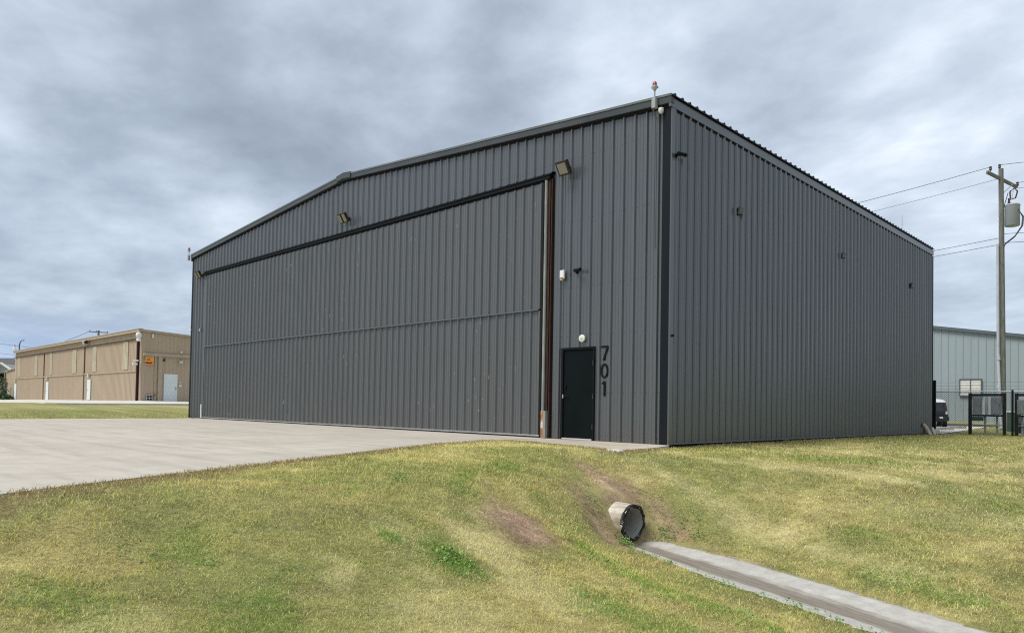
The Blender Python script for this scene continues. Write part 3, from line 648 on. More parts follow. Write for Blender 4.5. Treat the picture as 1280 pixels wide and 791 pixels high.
drape('yard_pavement', pave2, -26, .4, 19.55, 38.05, .25, .004, MT['path'])
drape('road', lambda a, b: pave3(a, b, 0), -58, 60, 38, 42.3, .5, .006, MT['asphalt'])
# strip in front of the tan building, graded up to its walls
def strip():
    a = [(-46,60,.75),(-46,8,.555),(-46,-1,.475),(-61,-1,.375),(-80,-1,.28),(-110,-1,.15)]; b = [(-54.02,60,.72),(-54.02,8.5,.725),(-54.02,7.42,.725),(-61,7.42,.70),(-80,7.42,.66),(-110,7.42,.56)]
    mb = MB(); n0 = len(a); mb.add(a+b, [(i, i+1, n0+i+1, n0+i) for i in range(n0-1)])
    lo = [(p[0], p[1], p[2]-.25) for p in a]; mb.add(a+lo, [(i, i+1, n0+i+1, n0+i) for i in range(n0-1)])
    return mb
struct(strip().build('far_pavement', MT['path']))

# drainage channel: shallow V of cast concrete with a ragged edge
def gutter():
    bm = bmesh.new(); uvl = bm.loops.layers.uv.new('UVMap'); n0 = 260; m0 = 14; rows = []
    for i in range(n0+1):
        t = -.05+(GLEN+.05)*i/n0; row = []
        c = G0+GU*t; r1 = .05*(fbm(np.array([t]), np.array([3.1]), 1.7, 4)[0]-.5)*2; r2 = .07*(fbm(np.array([t]), np.array([7.1]), 1.9, 5)[0]-.5)*2+ .012*math.sin(t*21)
        a0, a1 = -(float(gwn(t))+r1), float(gwf(t))+r2
        for j in range(m0+1):
            u = j/m0; d = a0+(a1-a0)*u; mid = .46
            v_ = 1-min(1, abs(u-mid)/(mid if u < mid else 1-mid)); zz = float(gz(t))+.02-.065*(v_**1.1)
            p = c+GN_*d; row.append((bm.verts.new((p[0], p[1], zz)), (t, u)))
        # down-turned edges
        p = c+GN_*(a0-.005); q = c+GN_*(a1+.005)
        rows.append([(bm.verts.new((p[0], p[1], float(gz(t))-.14)), (t, 0))]+row+[(bm.verts.new((q[0], q[1], float(gz(t))-.14)), (t, 1))])
    for i in range(n0):
        for j in range(m0+2):
            vs = [rows[i][j], rows[i+1][j], rows[i+1][j+1], rows[i][j+1]]; f = bm.faces.new([k[0] for k in vs]); f.smooth = True
            for lp, k in zip(f.loops, vs): lp[uvl].uv = k[1]
    bmesh.ops.recalc_face_normals(bm, faces=bm.faces)
    me = bpy.data.meshes.new('drainage_channel'); bm.to_mesh(me); bm.free(); me.materials.append(MT['gutter'])
    o = bpy.data.objects.new('drainage_channel', me); COL.objects.link(o); return o
struct(gutter())

# culvert pipe
cp = thing('culvert_pipe', (2.31,-4.52,-1.12), 'broken concrete drain pipe with a black rim, poking out of the grass bank', 'pipe')
ax = Vector((PIPE_D[0], PIPE_D[1], -.03)).normalized(); mo = Vector((2.34,-4.56,-.885)); sd_ = Vector((0,0,1)).cross(ax).normalized(); upv = ax.cross(sd_)
def ring(c, r, n, jit=0, seed=0, sq=1.0):
    out = []
    for k in range(n):
        a = 2*math.pi*k/n; rr = r*(1+jit*(vnoise(np.array([k*.37]), np.array([float(seed)]), seed)[0]-.5)); out.append(c+(sd_*math.cos(a)+upv*math.sin(a)*sq)*rr)
    return out
n = 48
mb = MB(); rings = []
for k in range(9):
    s_ = -1.7+1.7*k/8; rings.append(ring(mo+ax*(s_-.0*k), .250+(.010 if k > 6 else 0), n, .03, k))
rings[-1] = [p+ax*(.035*(vnoise(np.array([i*.5]), np.array([2.2]), 3)[0]-.5)) for i, p in enumerate(rings[-1])]
vs = [p for r in rings for p in r]; mb.add(vs, [(i*n+k, i*n+(k+1)%n, (i+1)*n+(k+1)%n, (i+1)*n+k) for i in range(8) for k in range(n)])
mb.build('barrel', MT['culvert'], cp, smooth=True)
mb = MB(); outer = rings[-1]; inner = [mo+ax*(-.02+.02*(vnoise(np.array([i*.6]), np.array([5.0]), 8)[0]))+(p-mo-ax*((p-mo).dot(ax)))*.80 for i, p in enumerate(outer)]
mid_ = [(a+b)/2+ax*(.012*(random.random())) for a, b in zip(outer, inner)]
lip = [p-ax*.045+(p-mo).normalized()*.004 for p in outer]
mb.add(lip+outer+mid_+inner, [(r*n+k, r*n+(k+1)%n, (r+1)*n+(k+1)%n, (r+1)*n+k) for r in range(3) for k in range(n)])
mb.build('rim', MT['culvert_rim'], cp, smooth=False)
mb = MB(); back = [p-ax*1.9 for p in inner]; mb.add(inner+back, [(k, (k+1)%n, n+(k+1)%n, n+k) for k in range(n)]); mb.build('bore', MT['culvert_in'], cp, smooth=True)

# ================================================================== HANGAR
Wd, H, HR, LN = 25.14, 7.436, 8.42, 19.42
def roofz(x_): return HR - (HR-H)*abs(x_+Wd/2)/(Wd/2)
hg = thing('aircraft_hangar', (-Wd/2, LN/2, 0), 'large charcoal ribbed-steel hangar with one wide closed door and the number 701', 'hangar')
PITCH_R = .3048
fr = lambda s_, h, z_: (s_, -h, z_)
wall_top = lambda s_: roofz(s_)-.16
mb = MB()
DX0, DX1, DZ = -23.62, -3.56, 6.42
mb2 = rib_profile
sheet(mb, rib_profile(-Wd, 0, PITCH_R), fr, DZ+.10, wall_top)
sheet(mb, rib_profile(-Wd, DX0-.10, PITCH_R), fr, .0, DZ+.10)
sheet(mb, rib_profile(-3.26, -2.94, PITCH_R), fr, .0, DZ+.10)
sheet(mb, rib_profile(-2.94, -1.95, PITCH_R), fr, 2.16, DZ+.10)
sheet(mb, rib_profile(-1.95, 0, PITCH_R), fr, .0, DZ+.10)
mb.cur = 1
def screws_front(x0, x1, zs, yy):
    k = math.floor(x0/PITCH_R)
    while k*PITCH_R < x1:
        for z_ in zs:
            for off in (.06, .245):
                xx = k*PITCH_R+off
                if x0 < xx < x1: mb.box((xx-.006, yy-.005, z_-.006), (xx+.006, yy+.004, z_+.006))
        k += 1
screws_front(-Wd, 0, (6.7,), 0); screws_front(-3.26, 0, (5.2, 3.6, 2.45), 0); screws_front(-1.95, 0, (1.1, .12), 0)
mb.cur = 0
mb.build('front_wall', [MT['siding'], MT['screw']], hg)
mb = MB()
sheet(mb, rib_profile(0, LN, PITCH_R, phase=.11), lambda s_, h, z_: (h, s_, z_), .035, H-.25)
mb.cur = 1
k = 0
while k*PITCH_R < LN:
    for z_ in (.12, 1.7, 3.3, 4.9, 6.4):
        yy = .11+k*PITCH_R+.06; mb.box((-.003, yy-.006, z_-.006), (.006, yy+.006, z_+.006))
    k += 1
mb.build('side_wall', [MT['siding'], MT['screw']], hg)
mb = MB(); sheet(mb, rib_profile(-Wd, 0, PITCH_R, minor=False), lambda s_, h, z_: (s_, LN+h, z_), .0, wall_top); mb.build('back_wall', MT['siding'], hg)
mb = MB(); sheet(mb, rib_profile(0, LN, PITCH_R, minor=False), lambda s_, h, z_: (-Wd-h, s_, z_), .0, H-.30); mb.build('side_wall', MT['siding'], hg)
# roof: ribs run down the slope
mb = MB(); OV = .09
prof = rib_profile(-.10, LN+.06, PITCH_R, h=.045, base=.085, top=.035, minor=False)
for sgn in (1, -1):
    vs = []
    for s_, h in prof:
        xe = 0+OV if sgn == 1 else -Wd-OV
        vs += [(xe, s_, roofz(0)-.02+h-.07*0), (-Wd/2, s_, HR-.015+h)]
    mb.add(vs, [(2*i, 2*i+2, 2*i+3, 2*i+1) for i in range(len(prof)-1)])
    vs = []
    for s_, h in prof:
        xe = 0+OV if sgn == 1 else -Wd-OV
        vs += [(xe, s_, H-.02+h), (xe, s_, H-.05)]
    mb.add(vs, [(2*i, 2*i+2, 2*i+3, 2*i+1) for i in range(len(prof)-1)])
roof = mb.build('roof', MT['trim_dark'], hg)
mb = MB()
for sgn in (1, -1):
    e = -Wd/2 + sgn*.42
    mb.add([(-Wd/2, -.15, HR+.045), (e, -.15, roofz(e)+.03), (e, LN+.1, roofz(e)+.03), (-Wd/2, LN+.1, HR+.045), (-Wd/2, -.15, HR-.15), (e, -.15, roofz(e)-.16)],
           [(0,1,2,3), (0,4,5,1)])
    mb.add([(e, -.15, roofz(e)+.03), (e, -.15, roofz(e)-.16), (e, -.12, roofz(e)-.16), (e, LN+.1, roofz(e)+.03)], [(0,1,2,3)])
mb.build('ridge_cap', MT['fascia'], roof)
# rake fascia on the front gable: a boxed slate band with a pale rounded roof edge above
def rake(z0, z1, y0, y1, x0=-Wd-.06, x1=.06):
    m_ = MB()
    for a, b in ((x0, -Wd/2), (-Wd/2, x1)):
        za, zb = roofz(a), roofz(b)
        m_.prism([(a, y0, za+z0), (b, y0, zb+z0), (b, y0, zb+z1), (a, y0, za+z1)], (0, y1-y0, 0))
    return m_
f_ = rake(-.185, -.042, -.12, .0).build('rake_fascia', MT['fascia'], hg)
rake(-.040, .008, -.135, -.08).build('roof_edge', MT['fascia_light'], f_)
f2_ = rake(-.240, -.187, -.046, -.001, -Wd+.11, -.19).build('closure_shade_strip', MT['shadow_rubber'], hg)  # closure made black to draw the shadow line under the rake fascia
mb = MB(); mb.box((-.001,.11,H-.300),(.022,LN-.01,H-.266)); mb.build('closure_shade_strip', MT['shadow_rubber'], hg)  # black strip painting the shadow line under the side eave, ribs poking through
# eave fascia on the long side
mb = MB(); mb.box((.0,-.115,H-.265), (.050,LN+.06,H-.055)); mb.build('eave_fascia', MT['siding'], hg)
mb = MB(); mb.box((-Wd-.055,-.115,H-.315), (-Wd,LN+.06,H-.055)); mb.build('eave_fascia', MT['siding'], hg)
# corner trims
mb = MB(); mb.box((-.185,-.046,-.005), (.012,-.0,H-.19)); mb.build('corner_trim', MT['trim_dark'], hg)
mb = MB(); mb.box((.013,-.044,-.005), (.043,.105,H-.267)); mb.build('corner_trim', MT['siding'], hg)
mb = MB(); mb.box((-Wd-.045,-.046,0), (-Wd+.10,-.0,H-.24)); mb.box((-Wd-.047,.001,0), (-Wd-.0,.12,H-.3)); mb.build('corner_trim', MT['trim_dark'], hg)
mb = MB(); mb.box((-.1,LN,-.01), (.045,LN+.045,H-.3)); mb.build('corner_trim', MT['trim_dark'], hg)
# base of side wall: pale drip flashing over a recessed dark footing
mb = MB(); mb.box((.0,.106,.005), (.045,LN-.001,.034)); mb.build('base_flashing', MT['fascia_light'], hg)
mb = MB(); mb.box((-.4,.02,-.5), (-.03,LN-.02,.004)); mb.build('footing', MT['trim_dark'], hg)
mb = MB(); mb.box((-Wd+.05,.05,-.5),(-Wd+.4,LN-.05,-.002)); mb.build('footing', MT['trim_dark'], hg)
mb = MB(); mb.box((-Wd+.02,.12,-.3),(-.42,LN-.05,-.002)); mb.build('floor_slab', MT['slab'], hg)
# big hangar door: one leaf that folds at the middle
dr = MB()
sheet(dr, rib_profile(DX0, DX1-.03, PITCH_R), lambda s_, h, z_: (s_, -.035-h, z_), .065, 3.13)
sheet(dr, rib_profile(DX0, DX1-.03, PITCH_R), lambda s_, h, z_: (s_, -.050-h, z_), 3.165, DZ-.13)
door = dr.build('hangar_door', MT['door_siding'], hg)
mb = MB(); mb.box((DX0,-.098,3.135), (DX1-.12,-.036,3.172)); mb.build('fold_trim', MT['siding'], door)
mb = MB(); mb.box((DX0,-.085,.035), (DX1-.03,-.030,.068)); mb.build('bottom_rail', MT['steel'], door)
mb = MB(); mb.box((DX0,-.075,.0), (DX1-.03,-.045,.034)); mb.build('bottom_seal', MT['shadow_rubber'], door)
mb = MB(); mb.box((DX1-.03,-.10,.03), (DX1+.015,-.0,DZ-.14)); mb.build('edge_seal', MT['shadow_rubber'], door)
mb = MB(); mb.box((DX0-.10,-.105,DZ-.075), (DX1+.20,-.0,DZ+.012)); mb.box((DX0-.10,-.06,DZ-.125), (DX1-.03,-.0,DZ-.077)); 
hd = mb.build('door_header', MT['black'], hg)
mb = MB(); mb.box((DX0-.10,-.125,DZ+.014), (DX1+.24,-.0,DZ+.045)); mb.build('drip_cap', MT['trim_dark'], hd)
bk = MB(); bk.box((DX1-.02,.002,0),(-3.235,.03,DZ+.02)); bk.build('jamb_backing', MT['shadow_rubber'], hg)
jm = MB(); jm.box((DX1+.125,-.060,.66), (DX1+.190,-.003,DZ-.08)); jm.box((DX1+.225,-.062,.0), (DX1+.255,-.003,DZ-.08)); j_ = jm.build('rusty_jamb', MT['rust'], hg)
mb = MB(); mb.box((DX1+.191,-.02,.0), (DX1+.224,-.003,DZ-.08)); mb.build('slot', MT['shadow_rubber'], j_)
mb = MB(); mb.tube([(DX1+.075,-.08,.62), (DX1+.075,-.08,DZ-.1)], .040, 12); mb.build('guide_pipe', MT['pipe_white'], hg, smooth=True)
mb = MB(); mb.box((DX1+.06,-.14,.004), (DX1+.128,-.03,.66)); gp = mb.build('rusted_post', MT['rust_orange'], hg)
mb = MB(); mb.box((DX1+.130,-.14,.004), (DX1+.21,-.03,.66)); mb.build('post_face', MT['pipe_white'], gp)
mb = MB(); mb.box((DX0-.098,-.05,.0), (DX0-.012,-.0,DZ-.13)); mb.build('left_jamb', MT['siding'], hg)
mb = MB(); mb.box((DX0-.09,-.12,.03), (DX0-.03,-.052,.62)); mb.build('guard_post', MT['white'], hg)
# personnel door
fz = MB(); fz.box((-2.95,-.052,.0), (-2.885,.03,2.17)); fz.box((-1.985,-.052,.0), (-1.945,.03,2.17)); fz.box((-2.884,-.052,2.12), (-1.986,.03,2.17))
ed = MB(); ed.box((-2.883,-.018,.035), (-1.987,.02,2.118)); edo = ed.build('entry_door', MT['door_paint'], hg, bevel=.003)
fz.build('frame', MT['black'], edo)
mb = MB()
for z_ in (.32, 1.02, 1.80):
    h_ = MB(); h_.tube([(-1.995,-.026,z_-.06), (-1.995,-.026,z_+.06)], .010, 8); h_.build('hinge', MT['bright'], edo)
h_ = MB(); h_.box((-2.86,-.030,.98), (-2.80,-.018,1.06)); h_.tube([(-2.825,-.02,1.02), (-2.825,-.065,1.02), (-2.70,-.068,1.022)], .011, 8); h_.build('handle', MT['black'], edo)
h_ = MB(); h_.box((-2.888,-.054,.975), (-2.868,-.0525,1.06)); h_.build('strike_plate', MT['bright'], edo)
h_ = MB(); h_.box((-2.85,-.040,1.19), (-2.79,-.018,1.28)); h_.tube([(-2.82,-.03,1.235), (-2.82,-.05,1.235)], .022, 12); h_.build('deadbolt', MT['black'], edo, bevel=.004)
h_ = MB(); h_.box((-2.88,-.07,.003), (-1.99,-.0,.033)); h_.build('threshold', MT['bright'], edo)
# house number strokes
def stroke(mb, pts, r=.023, y_=-.0105, d=.014):
    for i in range(len(pts)-1):
        a, b = Vector((pts[i][0],0,pts[i][1])), Vector((pts[i+1][0],0,pts[i+1][1])); u = (b-a).normalized(); nrm = Vector((-u.z,0,u.x))
        e = u*r*.35
        mb.prism([(a-nrm*r-e)+Vector((0,y_,0)), (b-nrm*r+e)+Vector((0,y_,0)), (b+nrm*r+e)+Vector((0,y_,0)), (a+nrm*r-e)+Vector((0,y_,0))], (0,-d-.0007*i,0))
NUMX = -1.675
d7 = MB(); stroke(d7, [(NUMX-.085,2.150), (NUMX+.080,2.150), (NUMX-.03,1.845)]); d7.build('number_seven', MT['black'], hg)
d0 = MB(); pts = [(NUMX-.01+.098*math.cos(a), 1.60+.15*math.sin(a)) for a in [2*math.pi*k/28 for k in range(28)]]
no = len(pts); outr = [(NUMX-.003+.106*math.cos(2*math.pi*k/32), 1.60+.168*math.sin(2*math.pi*k/32)) for k in range(32)]; inn = [(NUMX-.003+.064*math.cos(2*math.pi*k/32), 1.60+.126*math.sin(2*math.pi*k/32)) for k in range(32)]
vv = [(p[0], -.0260, p[1]) for p in outr]+[(p[0], -.0260, p[1]) for p in inn]+[(p[0], -.0105, p[1]) for p in outr]+[(p[0], -.0105, p[1]) for p in inn]
ff = []
for k in range(32):
    q = (k+1)%32; ff += [(k,q,32+q,32+k), (64+k,96+k,96+q,64+q), (k,64+k,64+q,q), (32+k,32+q,96+q,96+k)]
d0.add(vv, ff); d0.build('number_zero', MT['black'], hg)
d1 = MB(); stroke(d1, [(NUMX-.055,1.315), (NUMX+.012,1.345), (NUMX+.012,1.03)]); d1.build('number_one', MT['black'], hg)

# ---- fittings on the hangar
def floodlight(double):
    f = thing('flood_light', (0,0,0), 'x', 'flood light', 'flood lights over the hangar doorway')
    b = MB(); b.box((-.05,-.09,-.06),(.05,-.034,.06)); b.tube([(0,-.08,0),(0,-.17,-.01)], .022, 8); b.build('bracket', MT['brown_metal'], f)
    rt = Matrix.Rotation(R(32), 3, 'X'); q = Vector((0,-.27,-.01))
    if double:
        for sx_ in (-.125, .125):
            h = MB(); h.obox(q+Vector((sx_,0,0)), (.105,.045,.16), rt); hh = h.build('housing', MT['brown_metal'], f, bevel=.008)
            l = MB(); l.obox(q+Vector((sx_,0,0))+rt@Vector((0,-.048,0)), (.078,.005,.125), rt); l.build('lens', MT['lens'], hh)
    else:
        h = MB(); h.obox(q, (.17,.05,.17), rt); h.obox(q+rt@Vector((0,.07,0)), (.12,.03,.11), rt); hh = h.build('housing', MT['brown_metal'], f, bevel=.008)
        l = MB(); l.obox(q+rt@Vector((0,-.053,0)), (.125,.005,.125), rt); l.build('lens', MT['lens'], hh)
    return f
f1 = floodlight(False); f1.location = (-2.78,0,6.44); f1['label'] = 'square bronze flood light on the wall above the rusty jamb, nearest the beacon corner'
f2 = floodlight(True); f2.location = (-12.32,0,6.88); f2['label'] = 'twin-lens bronze flood light high under the hangar ridge'
f3 = floodlight(True); f3.location = (-23.95,0,6.36); f3['label'] = 'small dark flood light at the far left end of the hangar door header'
def wallpack():
    f = thing('wall_light', (0,0,0), 'x', 'wall light', 'flood lights along the hangar side wall')
    b = MB(); b.box((.034,-.05,-.16),(.075,.05,.12)); b.tube([(.07,0,-.13),(.16,0,-.15),(.24,0,-.155)], .018, 8); b.build('bracket', MT['black'], f)
    rt = Matrix.Rotation(R(14), 3, 'Y'); h = MB(); h.obox((.15,0,.0), (.045,.15,.15), rt); h.build('housing', MT['grey_trim'], f, bevel=.02)
    l = MB(); l.obox((.10,0,.0), (.008,.13,.14), rt); l.build('lens_frame', MT['black'], f)
    f.scale = (.60,.60,.60); return f
w1 = wallpack(); w1.location = (0,2.95,5.56); w1['label'] = 'grey flood light on the hangar side wall, nearest the front corner'
copy_thing(w1, (0,9.6,5.57), 0, 'grey flood light at the middle of the hangar side wall')
copy_thing(w1, (0,16.5,5.56), 0, 'grey flood light on the hangar side wall nearest its rear end')
def bullet(loc, d, label):
    f = thing('security_camera', loc, label, 'security camera'); d = Vector(d).normalized(); o = Vector(loc); nrm = Vector((0,-1,0)) if abs(d.x) > .3 and loc[0] < -.05 else Vector((1,0,0))
    b = MB(); b.tube([o+nrm*.03, o+nrm*.06], .045, 14); b.tube([o+nrm*.05, o+nrm*.10, o+nrm*.11+d*.05], .018, 8); b.build('mount', MT['black'], f, smooth=True)
    b = MB(); p = o+nrm*.12+Vector((0,0,.03)); b.tube([p-d*.03, p+d*.17], .038, 14); b.tube([p+d*.16, p+d*.20], .042, 14); b.build('camera_body', MT['black'], f, smooth=True)
    return f
bullet((-2.5,0,3.95), (1,-.25,-.05), 'black bullet camera on the front wall beside the white sensor box')
bullet((0,.12,6.17), (.25,1,0), 'black bullet camera high on the side wall by the near corner')
kb = thing('rubber_stopper', (0.02,.06,2.31), 'small black knob on the pale trim of the near hangar corner', 'knob'); b = MB(); b.tube([(.044,.06,2.31),(.075,.06,2.31)], .028, 10); b.build('knob_body', MT['black'], kb, smooth=True)
sb = thing('motion_sensor', (-2.93,0,3.93), 'white box sensor with a rusty underside on the front wall', 'sensor'); b = MB(); b.box((-3.0,-.10,3.83),(-2.87,-.034,4.04)); b.build('case', MT['white'], sb, bevel=.012)
b = MB(); b.tube([(-2.935,-.09,3.86),(-2.935,-.09,3.79)], [.05,.035], 10); b.build('sensor_head', MT['rust_orange'], sb, smooth=True)
rl = thing('round_light', (-2.31,0,2.37), 'round white lamp above the black entry door', 'wall lamp'); b = MB(); b.tube([(-2.31,-.034,2.37),(-2.31,-.075,2.37),(-2.31,-.085,2.37)], [.085,.085,.065], 24); b.build('rim', MT['white'], rl, smooth=True)
b = MB(); b.tube([(-2.31,-.084,2.37),(-2.31,-.094,2.37)], [.05,.03], 20); b.build('lens', MT['cream'], rl, smooth=True)
def beacon(loc, label, rear=0):
    f = thing('roof_beacon', loc, label, 'beacon light', 'red warning beacons at the hangar corners'); x_, y_, z_ = loc
    b = MB(); b.box((x_-.05,y_-.10,z_-.13),(x_+.05,y_-.0,z_+.10)); b.build('junction_box', MT['grey_plastic'], f, bevel=.012)
    b = MB(); b.tube([(x_,y_-.05,z_+.09),(x_,y_-.05,z_+.26)], .017, 10); b.build('stem', MT['grey_plastic'], f, smooth=True)
    b = MB(); b.tube([(x_,y_-.05,z_+.25),(x_,y_-.05,z_+.28),(x_,y_-.05,z_+.32),(x_,y_-.05,z_+.365),(x_,y_-.05,z_+.37)], [.018,.035,.060,.060,.052], 16)
    b.build('base_cup', MT['steel'], f, smooth=True)
    for a in range(4): b = MB(); b.obox((x_+.062*math.cos(a*1.57+.6), y_-.05+.062*math.sin(a*1.57+.6), z_+.33), (.012,.012,.016)); b.build('cup_lug', MT['steel'], f)
    b = MB(); b.tube([(x_,y_-.05,z_+.368),(x_,y_-.05,z_+.42),(x_,y_-.05,z_+.45),(x_,y_-.05,z_+.462)], [.050,.048,.034,.010], 16); b.build('dome', MT['red'], f, smooth=True)
    return f
bc1 = beacon((-.32,-.125,7.32), 'red-domed warning beacon on a grey stem at the near roof corner')
b = MB(); b.tube([(-.34,-.215,7.20),(-.34,-.16,7.10),(-.34,-.055,7.02),(-.34,-.052,4.2)], .012, 8); b.build('conduit', MT['siding'], bc1, smooth=True)
beacon((-25.3,-.125,7.30), 'tiny red-domed warning beacon at the far left roof corner')
dm = thing('dome_camera', (-.20,-.10,7.12), 'small white dome camera tucked under the fascia by the near corner', 'security camera'); b = MB()
b.tube([(-.20,-.10,7.19),(-.20,-.10,7.13),(-.20,-.10,7.09),(-.20,-.10,7.07)], [.06,.06,.045,.015], 14); b.box((-.23,-.10,7.17),(-.17,-.0,7.20)); b.build('camera_body', MT['white'], dm, smooth=True)
for (xx, zz, lb, mm) in ((-25.16,4.0,'tiny white fitting on the dark left corner trim of the hangar','white'), (-24.1,3.93,'small grey junction box with a stub conduit at the left of the hangar door','grey_plastic')):
    o_ = thing('junction_box', (xx,0,zz), lb, 'junction box'); b = MB(); b.box((xx-.06,-.10,zz-.07),(xx+.06,-.047,zz+.05)); b.build('case', MT[mm], o_, bevel=.01)
    b = MB(); b.tube([(xx+.02,-.07,zz+.05),(xx+.05,-.07,zz+.14)], .014, 8); b.build('conduit_stub', MT['grey_plastic'], o_)
an = thing('roof_antenna', (-1.05,19.2,7.35), 'thin whip antenna standing on the hangar roof near the rear eave', 'antenna')
b = MB(); b.tube([(-1.05,19.2,7.4),(-1.05,19.2,8.95)], [.014,.009], 6); b.build('whip', MT['grey_plastic'], an); b = MB(); b.box((-1.10,19.15,7.42),(-1.0,19.25,7.56)); b.build('mount', MT['steel'], an)

# ================================================================== TAN HANGAR ROW
TX, TY, TL = -54.0, 7.4, -97.9
tb = thing('tan_hangar', (-76,15,.6), 'long tan steel hangar with tall folding doors, white side doors and pale light strips', 'hangar')
frt = lambda s_, h, z_: (s_, TY-h, z_)
sdt = lambda s_, h, z_: (TX+h, s_, z_)
TZ = lambda x_: 6.42+(x_-TX)*(6.42-6.35)/44
mb = MB(); sheet(mb, rib_profile(TL, TX, .31, h=.03, minor=False), frt, 5.80, TZ)
mb.build('upper_wall', MT['tan'], tb)
bays = [(-97.6,-84.1),(-83.9,-69.25),(-69.05,-54.55)]
mb = MB()
mb.box((TL,TY-.02,.5),(TL+.3,TY+.05,5.8)); mb.build('wall_end', MT['tan'], tb); mb = MB(); mb.box((-54.55,TY-.02,.5),(TX-.001,TY+.05,5.8)); mb.build('wall_end', MT['tan'], tb)
for (a, b_) in bays:
    d = MB(); sheet(d, rib_profile(a, b_, .31, h=.03, minor=False), lambda s_, h, z_: (s_, TY-.05-h, z_), .62, 3.10); sheet(d, rib_profile(a, b_, .31, h=.03, minor=False), lambda s_, h, z_: (s_, TY-.02-h, z_), 3.18, 5.72)
    dd = d.build('folding_door', MT['tan'], tb)
    d = MB(); d.box((a,TY-.13,3.09),(b_,TY-.03,3.19)); d.build('fold_trim', MT['tan_trim'], dd)
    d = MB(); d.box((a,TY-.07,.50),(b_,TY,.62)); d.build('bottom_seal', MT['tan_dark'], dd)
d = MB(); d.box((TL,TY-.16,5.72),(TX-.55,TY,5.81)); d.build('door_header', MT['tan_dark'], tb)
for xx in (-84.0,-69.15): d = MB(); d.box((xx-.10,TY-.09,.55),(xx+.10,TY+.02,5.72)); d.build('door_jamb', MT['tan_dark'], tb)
for (a, b_) in ((-96.3,-95.2),(-88.0,-86.9),(-81.6,-80.7),(-73.1,-71.8),(-66.65,-65.5),(-58.2,-56.95)):
    d = MB(); sheet(d, rib_profile(a, b_, .31, h=.03, minor=False), lambda s_, h, z_: (s_, TY-.06-h, z_), 3.30, 5.68); d.build('light_strip', MT['translucent'], tb)
for xx, z0 in ((-96.9,.58),(-82.1,.65),(-67.3,.71)):
    d = MB(); d.box((xx-.5,TY-.14,z0),(xx+.5,TY-.085,z0+1.92)); q = d.build('side_door', MT['door_white'], tb)
    d = MB(); d.obox((xx-.38,TY-.155,z0+.95),(.05,.02,.06)); d.build('handle', MT['steel'], q)
    d = MB(); d.box((xx-.18,TY-.25,z0+2.12),(xx+.15,TY-.085,z0+2.45)); d.build('lamp', MT['cream'], tb)
d = MB(); d.box((TL-.05,TY-.26,6.30),(TX+.12,TY+.02,6.50)); d.box((TL-.08,TY-.30,6.50),(TX+.14,TY+.06,6.56)); d.build('eave_trim', MT['tan_trim'], tb)
sf = lambda s_: 6.42-(s_-TY)*.048
mb = MB(); sheet(mb, rib_profile(TY, 9.2, .31, h=.03, minor=False), sdt, .5, sf); sheet(mb, rib_profile(9.2, 10.28, .31, h=.03, minor=False), sdt, 2.97, sf); sheet(mb, rib_profile(10.28, 26, .31, h=.03, minor=False), sdt, .5, sf); mb.build('end_wall', MT['tan'], tb)
mb = MB(); mb.add([(TL,TY-.2,6.4),(TX+.1,TY-.2,6.47),(TX+.1,26,5.58),(TL,26,5.5)], [(0,1,2,3)]); mb.add([(TL,TY,.5),(TL,26,.5),(TL,26,5.5),(TL,TY,6.4)], [(0,1,2,3)]); mb.add([(TL,26,.5),(TX,26,.5),(TX,26,5.5),(TL,26,5.5)], [(0,1,2,3)]); mb.build('roof', MT['tan_trim'], tb)
mb = MB(); mb.prism([(TX+.03,TY-.25,6.34),(TX+.13,TY-.25,6.34),(TX+.13,TY-.25,6.52),(TX+.03,TY-.25,6.52)], (0,18.9,-.90)); mb.build('rake_trim', MT['tan_trim'], tb)
mb = MB(); mb.tube([(TX+.12,TY+.1,4.47),(TX+.12,26,4.62)], .13, 10); mb.build('canopy_rail', MT['tan_trim'], tb, smooth=True)
mb = MB(); mb.box((TX+.032,8.70,.72),(TX+.20,8.98,4.36)); mb.build('downspout', MT['tan_trim'], tb)
mb = MB(); mb.box((TX+.032,8.42,.72),(TX+.07,8.62,4.36)); mb.build('corner_post', MT['tan_trim'], tb)
mb = MB(); mb.box((TX-.0,9.2,.72),(TX+.05,10.28,2.97)); q = mb.build('entry_door', MT['door_white'], tb)
d = MB(); d.obox((TX+.07,10.15,1.78),(.03,.05,.10)); d.build('handle', MT['steel'], q)
mb = MB(); mb.box((-54.52,TY-.20,.66),(-54.34,TY-.03,5.74)); mb.build('maroon_post', MT['maroon'], tb)
mb = MB(); mb.box((-97.9,TY+.2,.3),(TX-.1,25.8,.62)); mb.build('footing', MT['tan_dark'], tb)
# fittings on the tan hangar
o_ = thing('dome_light', (TX+.05,TY-.25,6.0), 'big white globe fitting on the corner of the tan hangar above the maroon post', 'camera'); b = MB(); bmx = [(.0,.10),(.05,.14),(.16,.20),(.28,.23),(.40,.20),(.50,.15),(.54,.02)]
b.tube([(TX+.05,TY-.25,5.72+h) for h, r in bmx], [r for h, r in bmx], 16); b.build('globe', MT['white'], o_, smooth=True)
b = MB(); b.tube([(TX+.05,TY-.25,5.50),(TX+.05,TY-.25,5.60),(TX+.05,TY-.25,5.75)], [.12,.20,.13], 12); b.build('collar', MT['white'], o_, smooth=True)
sg = thing('orange_sign', (TX+.06,8.05,4.0), 'small orange sign with a dark red band on the tan hangar wall', 'sign')
b = MB(); b.box((TX+.10,7.70,3.66),(TX+.14,8.33,4.33)); b.build('panel', MT['orange'], sg)
b = MB(); b.box((TX+.141,7.70,3.74),(TX+.146,8.22,3.87)); b.build('red_band', MT['sign_red'], sg)
b = MB(); xq = TX+.141
